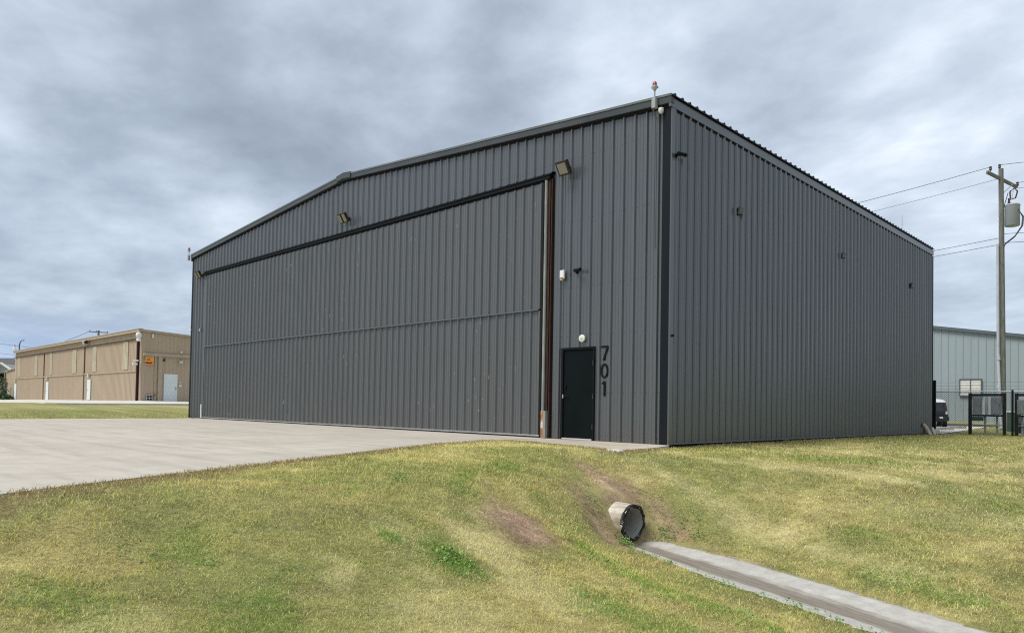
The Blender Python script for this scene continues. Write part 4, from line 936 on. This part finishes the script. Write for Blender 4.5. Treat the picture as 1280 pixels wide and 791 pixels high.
b.box((xq,7.83,4.00),(xq+.004,7.86,4.15)); b.box((xq,7.91,4.00),(xq+.004,7.94,4.15)); b.box((xq+.001,7.86,4.06),(xq+.003,7.91,4.09)); b.build('letter', MT['sign_dark'], sg); b = MB(); b.box((xq,7.98,4.00),(xq+.004,8.01,4.15)); b.box((xq+.001,8.01,4.00),(xq+.003,8.06,4.03)); b.build('letter', MT['sign_dark'], sg); b = MB(); b.box((xq,8.10,3.96),(xq+.004,8.13,4.01))
b.build('punctuation_mark', MT['sign_dark'], sg); b = MB(); b.box((xq,7.80,4.23),(xq+.004,8.20,4.25)); b.build('rule_line', MT['sign_dark'], sg)
b = MB(); b.tube([(TX+.04,7.6,3.95),(TX+.12,7.75,3.95)], .03, 8); b.build('bracket', MT['steel'], sg)
def small(name, boxes, m, label, cat, loc, bevel=.0):
    o = thing(name, loc, label, cat); b = MB()
    for a, c in boxes: b.box(a, c)
    b.build('body', m, o, bevel=bevel); return o
small('security_camera', [((TX-.1,TY-.55,3.88),(TX+.03,TY-.2,4.02)), ((TX-.2,TY-.6,3.60),(TX+.0,TY-.25,3.76))], MT['white'], 'pair of white cameras on the tan hangar corner left of the orange sign', 'security camera', (TX,TY,3.8), .02)
small('wall_light', [((TX+.03,8.16,5.86),(TX+.12,8.30,6.18))], MT['white'], 'narrow white fitting just under the roof edge of the tan hangar end wall', 'wall light', (TX,8.2,5.86), .01)
small('wall_light', [((TX+.03,10.36,3.88),(TX+.22,10.64,4.12))], MT['cream'], 'pale square wall light above the white door of the tan hangar', 'wall light', (TX,10.5,3.9), .02)
small('keypad', [((TX+.03,10.42,2.20),(TX+.08,10.58,2.36))], MT['cream'], 'upper small box beside the white door of the tan hangar', 'keypad', (TX,10.5,2.2))
small('keypad', [((TX+.03,10.42,1.95),(TX+.09,10.60,2.12))], MT['white'], 'lower small white box beside the white door of the tan hangar', 'keypad', (TX,10.5,1.95))
small('bell', [((TX+.03,9.10,4.02),(TX+.13,9.22,4.2))], MT['brown_metal'], 'small dark fitting under the canopy rail of the tan hangar', 'fitting', (TX,9.1,4.0))
small('vent_cap', [((TX+.03,10.45,4.76),(TX+.13,10.57,4.92))], MT['white'], 'tiny white cap on top of the canopy rail of the tan hangar', 'cap', (TX,10.5,4.7))
ac = thing('meter_bank', (TX+.1,8.0,.75), 'low grey box with four dark openings at the foot of the tan hangar end wall', 'meter box'); b = MB(); b.box((TX+.04,7.80,.72),(TX+.24,8.27,1.20)); b.build('case', MT['steel'], ac)
for i in (0,1):
    for j in (0,1): b = MB(); b.box((TX+.241,7.85+.21*i,.78+.21*j),(TX+.246,8.01+.21*i,.93+.21*j)); b.build('opening', MT['black'], ac)
b = MB(); b.tube([(TX+.12,8.27,1.1),(TX+.12,8.5,1.15),(TX+.12,8.5,1.35)], .02, 6); b.build('pipe', MT['tan_dark'], ac)
for xx in (-68.4,-67.9):
    o_ = thing('eave_light', (xx,TY-.2,6.15), 'white lamp under the eave of the tan hangar' if xx < -68.2 else 'dark twin of the white lamp under the tan hangar eave', 'lamp'); b = MB(); b.obox((xx,TY-.32,6.13),(.16,.12,.14), Matrix.Rotation(R(30),3,'X')); b.build('lamp_head', MT['white'] if xx < -68.2 else MT['brown_metal'], o_); b = MB(); b.box((xx-.03,TY-.2,6.1),(xx+.03,TY-.03,6.18)); b.build('bracket', MT['steel'], o_)

# ---- small tan shed, house, shrubs beyond
def at(px_, py_, D_):   # helper used once at build time to place the far things measured in the photo at real distances
    return CAM+(F+RT*(px_-640)/903.4+UP*(486.95-py_)/903.4)*D_
sh = thing('tan_shed', (-108,12,.5), 'low tan metal lean-to at the far end of the tan hangar', 'shed')
a_, b_ = at(7,492,84), at(17.5,492,84)
mb = MB(); x0, x1, y0 = a_.x, TL+1.2, a_.y
mb = MB(); p0 = at(7,492,97); p1 = at(24,492,95); dv = Vector((p1.x-p0.x, p1.y-p0.y, 0)); nb = Vector((-dv.y, dv.x, 0)).normalized()
nb = nb*(3 if nb.dot(Vector((F.x,F.y,0))) > 0 else -3)
zt0, zt1 = at(7,464.5,97).z, at(24,459.5,95).z; zb = .95
mb.add([(p0.x,p0.y,zb),(p1.x,p1.y,zb),(p1.x,p1.y,zt1),(p0.x,p0.y,zt0),(p0.x+nb.x,p0.y+nb.y,zb),(p1.x+nb.x,p1.y+nb.y,zb),(p1.x+nb.x,p1.y+nb.y,zt1),(p0.x+nb.x,p0.y+nb.y,zt0)], [(0,1,2,3),(3,2,6,7),(0,3,7,4),(4,5,6,7),(1,5,6,2)])
mb.build('walls', MT['tan'], sh)
mb = MB(); q0 = p0+dv*.30; q1 = p0+dv*.40; e = -nb.normalized()*.04
mb.add([q0+e+Vector((0,0,.9-q0.z)), q1+e+Vector((0,0,.9-q1.z)), q1+e+Vector((0,0,2.2-q1.z)), q0+e+Vector((0,0,2.2-q0.z))], [(0,1,2,3)]); mb.build('vent', MT['cabinet'], sh)
mb = MB(); e2 = -nb.normalized()*.15
mb.add([Vector((p0.x,p0.y,zt0))+e2, Vector((p1.x,p1.y,zt1))+e2, Vector((p1.x,p1.y,zt1+.14))+e2, Vector((p0.x,p0.y,zt0+.14))+e2, Vector((p1.x,p1.y,zt1+.14))+nb, Vector((p0.x,p0.y,zt0+.14))+nb], [(0,1,2,3),(3,2,4,5)]); mb.build('roof_edge', MT['tan_trim'], sh)
mb = MB()
for u in (.05,.95): c = p0+dv*u; mb = MB(); mb.box((c.x-.1,c.y-.1,.3),(c.x+.1,c.y+.1,.86)); mb.build('footing', MT['tan_dark'], sh)
# house with shingled roof and white gable
hs = thing('house', at(-8,495,100), 'grey-shingled house with a white-trimmed gable and dark porch behind the tan hangar', 'house')
def hq(px_, py_, D_): return at(px_, py_, D_)
mb = MB(); mb.add([hq(-60,447,108),hq(18.5,447.5,108),hq(24,470,100),hq(-60,474,100)], [(0,1,2,3)]); mb.add([hq(-60,447,108),hq(18.5,447.5,108),hq(26,476,124),hq(-60,476,124)], [(0,1,2,3)]); mb.build('roof', MT['shingle'], hs)
gb = [hq(-17,470,97),hq(0.5,453.5,97),hq(16,466,97),hq(16,470,97)]
mb = MB(); back_ = Vector((-F.x,-F.y,0))*-4
mb.prism([hq(-16,466,97.3),hq(0.3,454.5,97.3),hq(14.5,465.5,97.3)], back_); mb.build('gable_wall', MT['house_wall'], hs)
mb = MB(); fd = Vector((F.x,F.y,0))*.35
for a, b_ in (((-18,468),(0.3,452.6)),((0.3,452.6),(15.5,463.0))):
    mb.prism([hq(a[0],a[1],97),hq(b_[0],b_[1],97),hq(b_[0],b_[1]+2.0,97),hq(a[0],a[1]+2.0,97)], fd)
mb.build('bargeboard', MT['white'], hs)
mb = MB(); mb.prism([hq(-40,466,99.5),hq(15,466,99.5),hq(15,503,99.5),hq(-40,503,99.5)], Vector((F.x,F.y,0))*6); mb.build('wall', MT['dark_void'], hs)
mb = MB()
for yy in (482.5,): mb.prism([hq(-40,yy,97),hq(9,yy,97),hq(9,yy+.8,97),hq(-40,yy+.8,97)], fd)
mb.build('porch_rail', MT['house_wall'], hs)
mb = MB()
for xx in (-14, 5.2): mb.prism([hq(xx,466,97),hq(xx+1.0,466,97),hq(xx+1.0,500,97),hq(xx,500,97)], fd)
mb.build('porch_post', MT['house_wall'], hs)
def shrub(name, c, rad, hgt, n, label, colr):
    o = thing(name, c, label, 'shrub'); c = Vector(c)
    mb = MB()
    for i in range(n):
        a, b_ = random.random()*6.283, math.acos(2*random.random()-1); rr = (.55+.45*random.random())*(1+.25*math.sin(3*a)*math.sin(2*b_))
        p = c+Vector((math.cos(a)*math.sin(b_)*rad*rr, math.sin(a)*math.sin(b_)*rad*rr, hgt*.5+math.cos(b_)*hgt*.5*rr)); s_ = .07+.09*random.random()
        u = Vector((random.gauss(0,1),random.gauss(0,1),random.gauss(0,1))).normalized(); w = u.orthogonal().normalized()
        mb.add([p-u*s_, p+w*s_*.6, p+u*s_, p-w*s_*.6], [(0,1,2,3)])
    mb.build('foliage', colr, o)
    mb = MB()
    for k in range(5): mb.tube([c, c+Vector((random.uniform(-.5,.5)*rad, random.uniform(-.5,.5)*rad, hgt*.7))], [.05,.02], 5)
    mb.build('stems', MT['wood'], o)
sm = mat('shrub_leaf', (.045,.075,.030), .7, var=.5, vscale=5)
p = at(2,500,92); shrub('shrub', (p.x,p.y,.3), 1.0, 1.1, 700, 'round dark green shrub below the porch of the house', sm)
p = at(10,501,88); shrub('shrub', (p.x,p.y,.2), .7, .8, 400, 'low dark shrub in front of the tan lean-to', sm)
p = at(4.5,488,95); shrub('shrub', (p.x,p.y,.4), .55, 3.2, 380, 'thin upright pale-leaved bush before the dark porch', mat('pale_leaf', (.13,.16,.09), .7, var=.5, vscale=5))
# street lamps
def far_pole(px_, ybase, ytop, D_, r): a = at(px_, ytop, D_); return Vector((a.x, a.y, .3)), a
b0_, t0_ = far_pole(24.3,500,431,130,.1)
sl = thing('street_lamp', b0_, 'tall street lamp with a curved arm behind the left end of the tan hangar', 'street lamp')
b = MB(); b.tube([b0_, t0_], [.16,.10], 8); b.build('pole', MT['grey_trim'], sl)
b = MB(); b.tube([t0_, at(25.4,427.5,130), at(27,425.4,130), at(30.3,425.4,130)], [.10,.09,.07,.10], 6); b.build('arm', MT['grey_trim'], sl)
b0_, t0_ = far_pole(18.4,500,432.5,115,.1)
sl = thing('yard_lamp', (t0_.x,t0_.y,t0_.z-.4), 'white bell-shaped yard lamp hanging on a cable left of the curved street lamp', 'lamp')
b = MB(); b.tube([t0_, t0_+Vector((0,0,-.25)), t0_+Vector((0,0,-.5)), t0_+Vector((0,0,-.55))], [.10,.14,.30,.26], 12); b.build('shade', MT['white'], sl, smooth=True)
b = MB(); b.tube([t0_+Vector((0,0,.2)), t0_], .07, 6); b.build('stem', MT['grey_trim'], sl)
# far utility pole over the tan roof
b0_, t0_ = far_pole(123.3,500,413,115,.1)
fp = thing('utility_pole', b0_, 'distant utility pole with a wide crossarm rising behind the tan hangar roof', 'utility pole')
b = MB(); b.tube([b0_, t0_], [.22,.15], 8); b.build('pole', MT['wood'], fp)
b = MB(); b.tube([at(111.5,414.3,115), at(135,415.7,115)], .085, 6); b.build('crossarm', MT['wood'], fp)
for xx, yy in ((112.3,413.2),(120.3,413.7),(134.3,414.7)): b = MB(); b.tube([at(xx,yy+1,115), at(xx,yy-.8,115)], [.05,.06], 6); b.build('insulator', MT['ceramic'], fp)

# ================================================================== GREY WAREHOUSE
GY, GX0, GX1 = 45.1, -22.0, 22.0
gw = thing('grey_warehouse', (0,52,.2), 'pale blue-grey steel warehouse behind the wire fence with a white louvred opening', 'warehouse')
gt = lambda s_: 7.02-(s_+6.55)*.1714 if s_ > -9 else 7.02+2.45*.1714-(-9-s_)*.1714
prof = rib_profile(GX0, GX1, .46, h=.035, base=.09, top=.04, minor=False)
mb = MB(); sheet(mb, prof, lambda s_, h, z_: (s_, GY-h, z_), .1, gt)
mb.build('wall', MT['grey_wall'], gw)
mb = MB()
for a, b_ in ((GX0,-9),(-9,GX1)):
    mb.prism([(a,GY-.2,gt(a)-.10),(b_,GY-.2,gt(b_)-.10),(b_,GY-.2,gt(b_)+.10),(a,GY-.2,gt(a)+.10)], (0,.25,0))
mb.build('rake_trim', MT['grey_trim'], gw)
mb = MB(); mb.add([(GX0,GY-.1,gt(GX0)+.12),(-9,GY-.1,gt(-9)+.12),(GX1,GY-.1,gt(GX1)+.12),(GX1,GY+30,gt(GX1)+.12),(-9,GY+30,gt(-9)+.12),(GX0,GY+30,gt(GX0)+.12)], [(0,1,4,5),(1,2,3,4)]); mb.build('roof', MT['grey_trim'], gw)
mb = MB(); mb.add([(GX0,GY,.1),(GX0,GY+30,.1),(GX0,GY+30,gt(GX0)),(GX0,GY,gt(GX0))], [(0,1,2,3)]); mb.build('side_wall', MT['grey_wall'], gw); mb = MB(); mb.add([(GX1,GY,.1),(GX1,GY+30,.1),(GX1,GY+30,gt(GX1)),(GX1,GY,gt(GX1))], [(0,1,2,3)]); mb.build('side_wall', MT['grey_wall'], gw)
lv = MB(); lv.box((-4.74,GY-.14,2.05),(-3.50,GY-.02,2.12)); lv.box((-4.74,GY-.14,3.20),(-3.50,GY-.02,3.27)); lv.box((-4.80,GY-.14,2.05),(-4.741,GY-.02,3.27)); lv.box((-3.499,GY-.14,2.05),(-3.44,GY-.02,3.27)); lv.box((-4.14,GY-.14,2.121),(-4.09,GY-.02,3.199)); lvo = lv.build('louvre_frame', MT['grey_trim'], gw)
for a, b_ in ((-4.74,-4.141),(-4.089,-3.50)):
    l = MB()
    for k in range(6): z_ = 2.13+.178*k; l.add([(a,GY-.11,z_),(b_,GY-.11,z_),(b_,GY-.08,z_+.172),(a,GY-.08,z_+.172)], [(0,1,2,3)]); l.add([(a,GY-.08,z_+.172),(b_,GY-.08,z_+.172),(b_,GY-.11,z_+.178),(a,GY-.11,z_+.178)], [(0,1,2,3)])
    l.build('louvre', MT['slat'], lvo)

# ================================================================== FENCE
FY = 20.05
fe = thing('chain_link_fence', (2,FY,0), 'chain-link fence with strands of wire on top running from the hangar rear corner', 'fence')
zf = lambda x_: float(terrain(x_, FY)[0])
b = MB(); b.box((-.10,FY-.05,-.05),(.0,FY+.05,2.14)); b.build('end_post', MT['black'], fe)
for xx in (2.62, 5.6, 8.6): b = MB(); b.tube([(xx,FY,zf(xx)-.1),(xx,FY,1.74)], .038, 10); b.build('post', MT['black'], fe, smooth=True)
b = MB(); b.tube([(-.05,FY,1.675),(9.2,FY,1.665)], .021, 8); b.build('top_rail', MT['gal_post'], fe)
for z_ in (1.78,1.90,2.04): b = MB(); b.tube([(-.05,FY,z_),(9.2,FY,z_-.02)], .0045, 4); b.build('barbed_strand', MT['fence_wire'], fe)
def mesh_wires(x0, x1, z0, z1, pitch, r):
    b = MB(); hgt = z1-z0; k = x0-hgt
    while k < x1:
        for sg_ in (1, -1):
            # diagonal from (k, z0) rising with slope; clip to [x0,x1]
            a0, a1 = (k, k+hgt) if sg_ == 1 else (k+hgt, k)
            lo, hi = max(x0, min(a0, a1)), min(x1, max(a0, a1))
            if hi-lo > .02:
                zz = lambda q: z0+abs(q-a0)
                b.tube([(lo, FY+.012*sg_, zz(lo)), (hi, FY+.012*sg_, zz(hi))], r, 3, cap=False)
        k += pitch
    return b
mesh_wires(-.0, 9.2, -.02, 1.66, .085, .0050).build('wire_mesh', MT['fence_wire'], fe)

# meter racks behind the fence
def rack(x0, x1, label, cabs, legs, low):
    o = thing('meter_rack', ((x0+x1)/2,20.45,0), label, 'equipment rack', 'equipment racks behind the fence')
    for xx in (x0, x1): b = MB(); b.box((xx-.055,20.40,-.15),(xx+.055,20.50,1.62)); b.build('post', MT['black'], o)
    b = MB(); b.box((x0+.056,20.41,1.50),(x1-.056,20.49,1.60)); b.build('rail', MT['black'], o)
    b = MB(); b.box((x0+.056,20.41,.70),(x1-.056,20.49,.77)); b.build('rail', MT['black'], o)
    b = MB(); b.tube([(x0+.056,20.45,.36),(x1-.056,20.45,.36)], .02, 6); b.build('rail', MT['gal_post'], o)
    for a, c, z0, z1 in cabs:
        b = MB(); b.box((a,20.28,z0),(c,20.405,z1)); q = b.build('cabinet', MT['cabinet'], o, bevel=.012)
        d = MB(); d.box((a+.03,20.268,z0+.03),(c-.03,20.279,z1-.03)); d.build('cabinet_door', MT['cabinet'], q)
        d = MB(); d.box((c-.06,20.255,(z0+z1)/2-.04),(c-.045,20.267,(z0+z1)/2+.04)); d.build('latch', MT['black'], q)
    for a in legs: b = MB(); b.tube([(a,20.52,-.15),(a,20.52,.70)], .038, 10); b.build('leg', MT['gal_post'], o, smooth=True)
    if low: b = MB(); b.box((low[0],20.30,low[2]),(low[1],20.42,low[3])); b.build('trough', MT['green_box'], o, bevel=.01)
    return o
rack(1.13,2.29, 'black-framed rack holding two large grey cabinets in front of the utility pole', [(1.24,1.56,.78,1.49),(1.86,2.20,.78,1.49)], (1.63,2.03), (1.22,1.60,.52,.69))
b = bpy.data.objects['meter_rack']
rack(2.68,3.9, 'second black-framed grey cabinet rack at the right edge, right of the utility pole', [(2.72,3.00,.80,1.36),(3.2,3.6,.80,1.36)], (2.86,3.4), None)
for ch in b.children:
    pass
d = MB(); d.box((1.64,20.41,.775),(1.74,20.50,1.49)); d.build('riser', MT['gal_post'], b)
# green cabinet, generator beyond
gbx = thing('green_cabinet', (.95,25.5,0), 'dark green utility box with a pale lid between the two racks', 'utility box')
mb = MB(); c = at(1263.5,534,33); mb.box((c.x-.13,c.y-.1,-.1),(c.x+.35,c.y+.3,.90)); mb.build('body', MT['green_box'], gbx)
mb = MB(); mb.box((c.x-.15,c.y-.12,.905),(c.x+.37,c.y+.32,.96)); mb.build('lid', MT['white'], gbx)
c = at(1272,536,31); small('junction_chest', [((c.x-.05,c.y,-.05),(c.x+.5,c.y+.4,.42))], MT['black'], 'low black chest on the grass behind the right-hand rack', 'chest', (c.x,c.y,0), .03)

# ================================================================== UTILITY POLE
UB = Vector((.59,29.6,.0)); UT = Vector((.50,29.5,13.10))
up_ = thing('utility_pole', (UB.x,UB.y,UB.z), 'weathered wooden utility pole with a transformer behind the meter rack', 'utility pole')
n0 = 14
b = MB(); b.tube([UB+(UT-UB)*(k/n0)+Vector((0,0,-.2 if k == 0 else 0)) for k in range(n0+1)], [.145-.035*k/n0 for k in range(n0+1)], 16); b.build('pole', MT['wood'], up_, smooth=True)
ca, cb = Vector((.12,28.75,12.90)), Vector((1.05,30.2,12.86))
ca, cb = UT+Vector((-.30,-.75,-.28)), UT+Vector((.62,1.15,-.78))
b = MB(); dr_ = (cb-ca).normalized(); sd2 = dr_.cross(Vector((0,0,1))).normalized(); u2 = sd2.cross(dr_); rt = Matrix((dr_, sd2, u2)).transposed(); b.obox((ca+cb)/2+Vector((-.13,-.13,0)), ((cb-ca).length/2,.05,.07), rt); b.build('crossarm', MT['wood'], up_)
b = MB(); b.tube([UT+Vector((.03,-.1,-1.35)), UT+Vector((.40,.65,-.68))], .018, 6); b.build('brace', MT['steel'], up_)
ins = [ca+Vector((.0,.0,.25)), UT+Vector((-.05,-.05,.20)), cb+Vector((-.1,-.15,.22))]
for q in ins: b = MB(); b.tube([q+Vector((0,0,-.2)), q+Vector((0,0,-.12)), q+Vector((0,0,-.06)), q+Vector((0,0,0)), q+Vector((0,0,.03))], [.02,.07,.045,.075,.03], 10); b.build('insulator', MT['ceramic'], up_, smooth=True)
tcn = Vector((.95,29.65,10.17))
b = MB(); b.tube([tcn, tcn+Vector((0,0,.03)), tcn+Vector((0,0,.98)), tcn+Vector((0,0,1.03)), tcn+Vector((0,0,1.10))], [.30,.325,.325,.35,.28], 24); tr = b.build('transformer', MT['xfmr'], up_, smooth=True)
b = MB(); b.tube([tcn+Vector((-.12,-.1,1.08)), tcn+Vector((-.12,-.1,1.16)), tcn+Vector((-.12,-.1,1.24)), tcn+Vector((-.14,-.1,1.40))], [.05,.07,.05,.03], 8); b.build('bushing', MT['ceramic'], tr)
for z_ in (.35, .85): b = MB(); b.box((tcn.x-.47,tcn.y-.14,tcn.z+z_-.03),(tcn.x-.28,tcn.y-.06,tcn.z+z_+.03)); b.build('mounting_bracket', MT['steel'], tr)
fc = Vector((.98,29.6,11.75)); b = MB(); b.tube([UT+Vector((.12,0,-1.95)), fc+Vector((-.2,0,.10))], .02, 6); b.tube([fc+Vector((-.12,0,.15)), fc+Vector((.08,-.05,.28)), fc+Vector((.20,-.05,.10)), fc+Vector((.12,-.05,-.22)), fc+Vector((-.10,-.0,-.25)), fc+Vector((-.12,0,.15))], .035, 6); b.build('fuse_cutout', MT['ceramic'], up_)
b = MB(); b.tube([fc+Vector((0,-.06,.2)), fc+Vector((-.03,-.06,-.18))], .04, 8); b.build('fuse_tube', MT['white'], up_)
for k in range(3):
    o1 = .03*k; b = MB(); b.tube([tcn+Vector((.25,-.15,.85-o1)), tcn+Vector((.45+o1,-.2,.35)), tcn+Vector((.42+o1,-.25,-.1)), tcn+Vector((.15,-.25,-.55-o1)), tcn+Vector((-.25,-.2,-.85-o1)), UB+(UT-UB)*.69+Vector((.1,-.15,0))], .016, 6); b.build('service_cable', MT['wire'], up_)
b = MB(); b.tube([(UB.x-.26+.42*.0,29.25,0.0),(UB.x-.02,29.25,0.1),(UB.x-.16,29.30,3.6),(UB.x-.20,29.33,9.3)][1:], .062, 10); b.tube([(UB.x-.135,29.28,3.5),(UB.x-.15,29.28,3.75)], .08, 10); b.build('conduit', MT['pvc'], up_, smooth=True)
b = MB()
for z_ in (2.2,3.9,5.2,6.5,7.8,9.1,9.7,10.6,11.4): b.tube([(UB.x-.24,29.5,z_),(UB.x-.10,29.5,z_)], .012, 5)
b.build('pole_step', MT['steel'], up_)
def wire(p, q, sag, r, m, label, n=24):
    p, q = Vector(p), Vector(q); pts = [p.lerp(q, k/n)-Vector((0,0,4*sag*(k/n)*(1-k/n))) for k in range(n+1)]
    b = MB(); b.tube([x_ for x_ in pts], r, 5); o = b.build('power_line', m); return tag(o, label, 'power line', 'power lines on the utility pole')
far_x = -46
wire(ins[0], (far_x,29.2,13.1), 1.3, .014, MT['alu_wire'], 'uppermost overhead wire running left from the pole top insulator')
wire(UT+Vector((-.1,.1,-.45)), (far_x,30.2,12.7), 1.3, .010, MT['alu_wire'], 'second overhead wire running left just below the pole top')
wire(UB+(UT-UB)*.735+Vector((-.1,0,0)), (far_x,29.4,9.6), 1.0, .012, MT['wire'], 'upper of the two low wires running left at transformer height')
wire(UB+(UT-UB)*.71+Vector((-.1,0,0)), (far_x,29.6,9.2), .9, .012, MT['wire'], 'lower of the two low wires running left below the transformer')
wire(ins[1], (45,29.2,13.4), 1.1, .014, MT['alu_wire'], 'overhead wire leaving the pole top towards the right edge')
wire(ins[2], (45,30.6,12.7), 1.1, .012, MT['alu_wire'], 'overhead wire leaving the right crossarm end')
wire(fc+Vector((.1,0,.28)), (45,30.2,12.4), 1.1, .010, MT['alu_wire'], 'thin wire leaving the fuse beside the transformer to the right')
wire(tcn+Vector((-.35,-.1,-.35)), (45,29.4,9.9), 1.0, .012, MT['wire'], 'upper low wire running right from below the transformer')
wire(UB+(UT-UB)*.715+Vector((.1,0,0)), (45,29.6,9.5), 1.0, .012, MT['wire'], 'lower low wire running right from below the transformer')
# wires over the far left
def wire2(a, b_, lab): o = MB().tube([a.lerp(b_, k/12)-Vector((0,0,.6*4*(k/12)*(1-k/12)*.4)) for k in range(13)], .035, 4).build('power_line', MT['wire']); tag(o, lab, 'power line', 'distant power lines at left')
wire2(at(-30,424,130), at(60,436,150), 'darker distant wire sloping down behind the curved street lamp')
wire2(at(-30,436,130), at(40,445,150), 'faint lower distant wire at the far left')
wire2(at(111.5,414.3,115), at(20,448,170), 'distant wire sloping down left from the far crossarm')

# ================================================================== VEHICLE (partly hidden behind the hangar)
vc = at(1184,520,41.5); VX1, VY = vc.x, vc.y      # right rear corner
v0 = thing('parked_van', (VX1-.95,VY+2.2,.02), 'dark parked van with a pale roof, half hidden behind the hangar rear corner', 'van')
VX0 = VX1-1.85; zg = float(terrain(VX1-.5, VY)[0])
body = MB(); sec = [(0,.42),(.0,.95),(.05,1.0),(.10,1.30),(.24,1.52)]
def loft(mb, secs):
    n_ = len(secs[0]); vs = [p for s_ in secs for p in s_]
    mb.add(vs, [(i*n_+k, i*n_+(k+1)%n_, (i+1)*n_+(k+1)%n_, (i+1)*n_+k) for i in range(len(secs)-1) for k in range(n_)]+[tuple(range(n_)), tuple(range((len(secs)-1)*n_, len(secs)*n_))])
def vsec(z_, inset_x, y0, y1, r=.12):
    a, b_ = VX0+inset_x, VX1-inset_x; p = []
    for cx, cy2, a0 in ((b_-r,VY+y0+r,-90),(b_-r,VY+y1-r,0),(a+r,VY+y1-r,90),(a+r,VY+y0+r,180)):
        for k in range(5): an_ = R(a0+k*22.5); p.append((cx+r*math.cos(an_), cy2+r*math.sin(an_), zg+z_))
    return p
loft(body, [vsec(.30,.06,.08,4.5), vsec(.42,.0,.02,4.6), vsec(.80,.0,.0,4.6), vsec(.92,.02,.02,4.4)]); body.build('lower_body', MT['car_black'], v0, smooth=True)
g_ = MB(); loft(g_, [vsec(.921,.03,.04,3.5), vsec(1.18,.06,.10,3.3), vsec(1.42,.11,.18,3.0)]); g_.build('window_band', MT['glass'], v0, smooth=True)
g_ = MB(); loft(g_, [vsec(1.421,.10,.16,3.1), vsec(1.52,.14,.24,2.9), vsec(1.60,.28,.45,2.6,.2), vsec(1.63,.5,.7,2.3,.2)]); g_.build('roof', MT['car_white'], v0, smooth=True)
g_ = MB(); g_.box((VX0-.02,VY-.12,zg+.36),(VX1+.03,VY-.005,zg+.60)); g_.build('bumper', MT['car_black'], v0, bevel=.03)
g_ = MB(); g_.box((VX1-.45,VY-.135,zg+.50),(VX1-.28,VY-.121,zg+.58)); g_.build('number_plate', MT['white'], v0)
for sx_ in (VX0+.04, VX1-.14): g_ = MB(); g_.box((sx_,VY-.02,zg+.72),(sx_+.10,VY+.04,zg+.90)); g_.build('tail_lamp', MT['cream'], v0, bevel=.01)
for sx_ in (VX0+.02, VX1-.24):
    for yy in (.75, 3.7): g_ = MB(); g_.tube([(sx_,VY+yy,zg+.32),(sx_+.22,VY+yy,zg+.32)], .32, 20); w = g_.build('wheel', MT['tyre'], v0, smooth=True); g_ = MB(); g_.tube([(sx_-.005,VY+yy,zg+.32),(sx_+.225,VY+yy,zg+.32)], .17, 14); g_.build('rim', MT['steel'], w)
v0.rotation_euler = (0,0,R(19)); v0.location.x += -.62; v0.location.y += -.35
# ---- concrete odds and ends by the fence
c = at(1178,535.5,34.5); 
def stop(c, ln, rz, label):
    o = thing('parking_kerb', (c.x,c.y,float(terrain(c.x,c.y)[0])), label, 'wheel stop', 'wheel stops lying behind the fence'); b = MB(); q = Matrix.Rotation(rz, 3, 'Z'); z_ = o.location.z
    pr_ = [(-ln/2,-.09,0),(-ln/2,.09,0),(-ln/2,.06,.13),(-ln/2,-.06,.13)]; b.prism([c.xy.to_3d()+Vector((0,0,z_))+q@Vector(p) for p in pr_], q@Vector((ln,0,0))); b.build('block', MT['block'], o, bevel=.012)
stop(at(1179,535.6,34.5), .95, R(48), 'concrete wheel stop closest to the hangar rear corner')
stop(at(1196,533.0,38), 1.0, R(52), 'concrete wheel stop farther out on the path')
sl1 = thing('broken_slab', (.12,18.25,-.02), 'tall broken stone slab leaning on the hangar side wall near its rear corner', 'slab')
b = MB(); q_ = Matrix.Rotation(R(14),3,'X')@Matrix.Rotation(R(-24),3,'Y'); b.prism([Vector((.20,18.1,.17))+q_@Vector(p) for p in ((-.03,-.12,-.26),(-.03,.14,-.27),(-.03,.10,.10),(-.03,-.04,.27),(-.03,-.13,.22))], q_@Vector((.06,0,0))); b.build('stone', MT['stone'], sl1, bevel=.008)
sl2 = thing('broken_slab', (.30,18.6,-.02), 'smaller pale slab leaning against the tall broken slab', 'slab')
b = MB(); b.obox((.34,18.42,.10), (.025,.09,.14), Matrix.Rotation(R(-18),3,'Y')); b.build('stone', MT['path'], sl2, bevel=.008)
sl3 = thing('concrete_rubble', (.05,19.75,0), 'white broken concrete lump at the foot of the dark fence post', 'rubble')
b = MB(); b.obox((.08,19.5,.10), (.17,.12,.035), Matrix.Rotation(.5,3,'Z')@Matrix.Rotation(.15,3,'X')); b.obox((.12,19.45,.02), (.11,.09,.05), Matrix.Rotation(.9,3,'Z')@Matrix.Rotation(.25,3,'Y')); b.build('lump', MT['path'], sl3, bevel=.02)
# a few broken bits on the doorstep edge
ch_ = thing('concrete_chip', (.02,-2.33,-.02), 'white broken chip at the outer corner of the doorstep slab', 'rubble'); b = MB()
for (xx, yy, s_) in ((.42,-2.42,.05),(.30,-2.45,.035),(.50,-2.36,.03)): b.obox((xx,yy,-.035),(s_*1.4,s_,.025), Matrix.Rotation(xx*9,3,'Z')@Matrix.Rotation(.3,3,'X'))
b.build('fragments', MT['white'], ch_, bevel=.008)
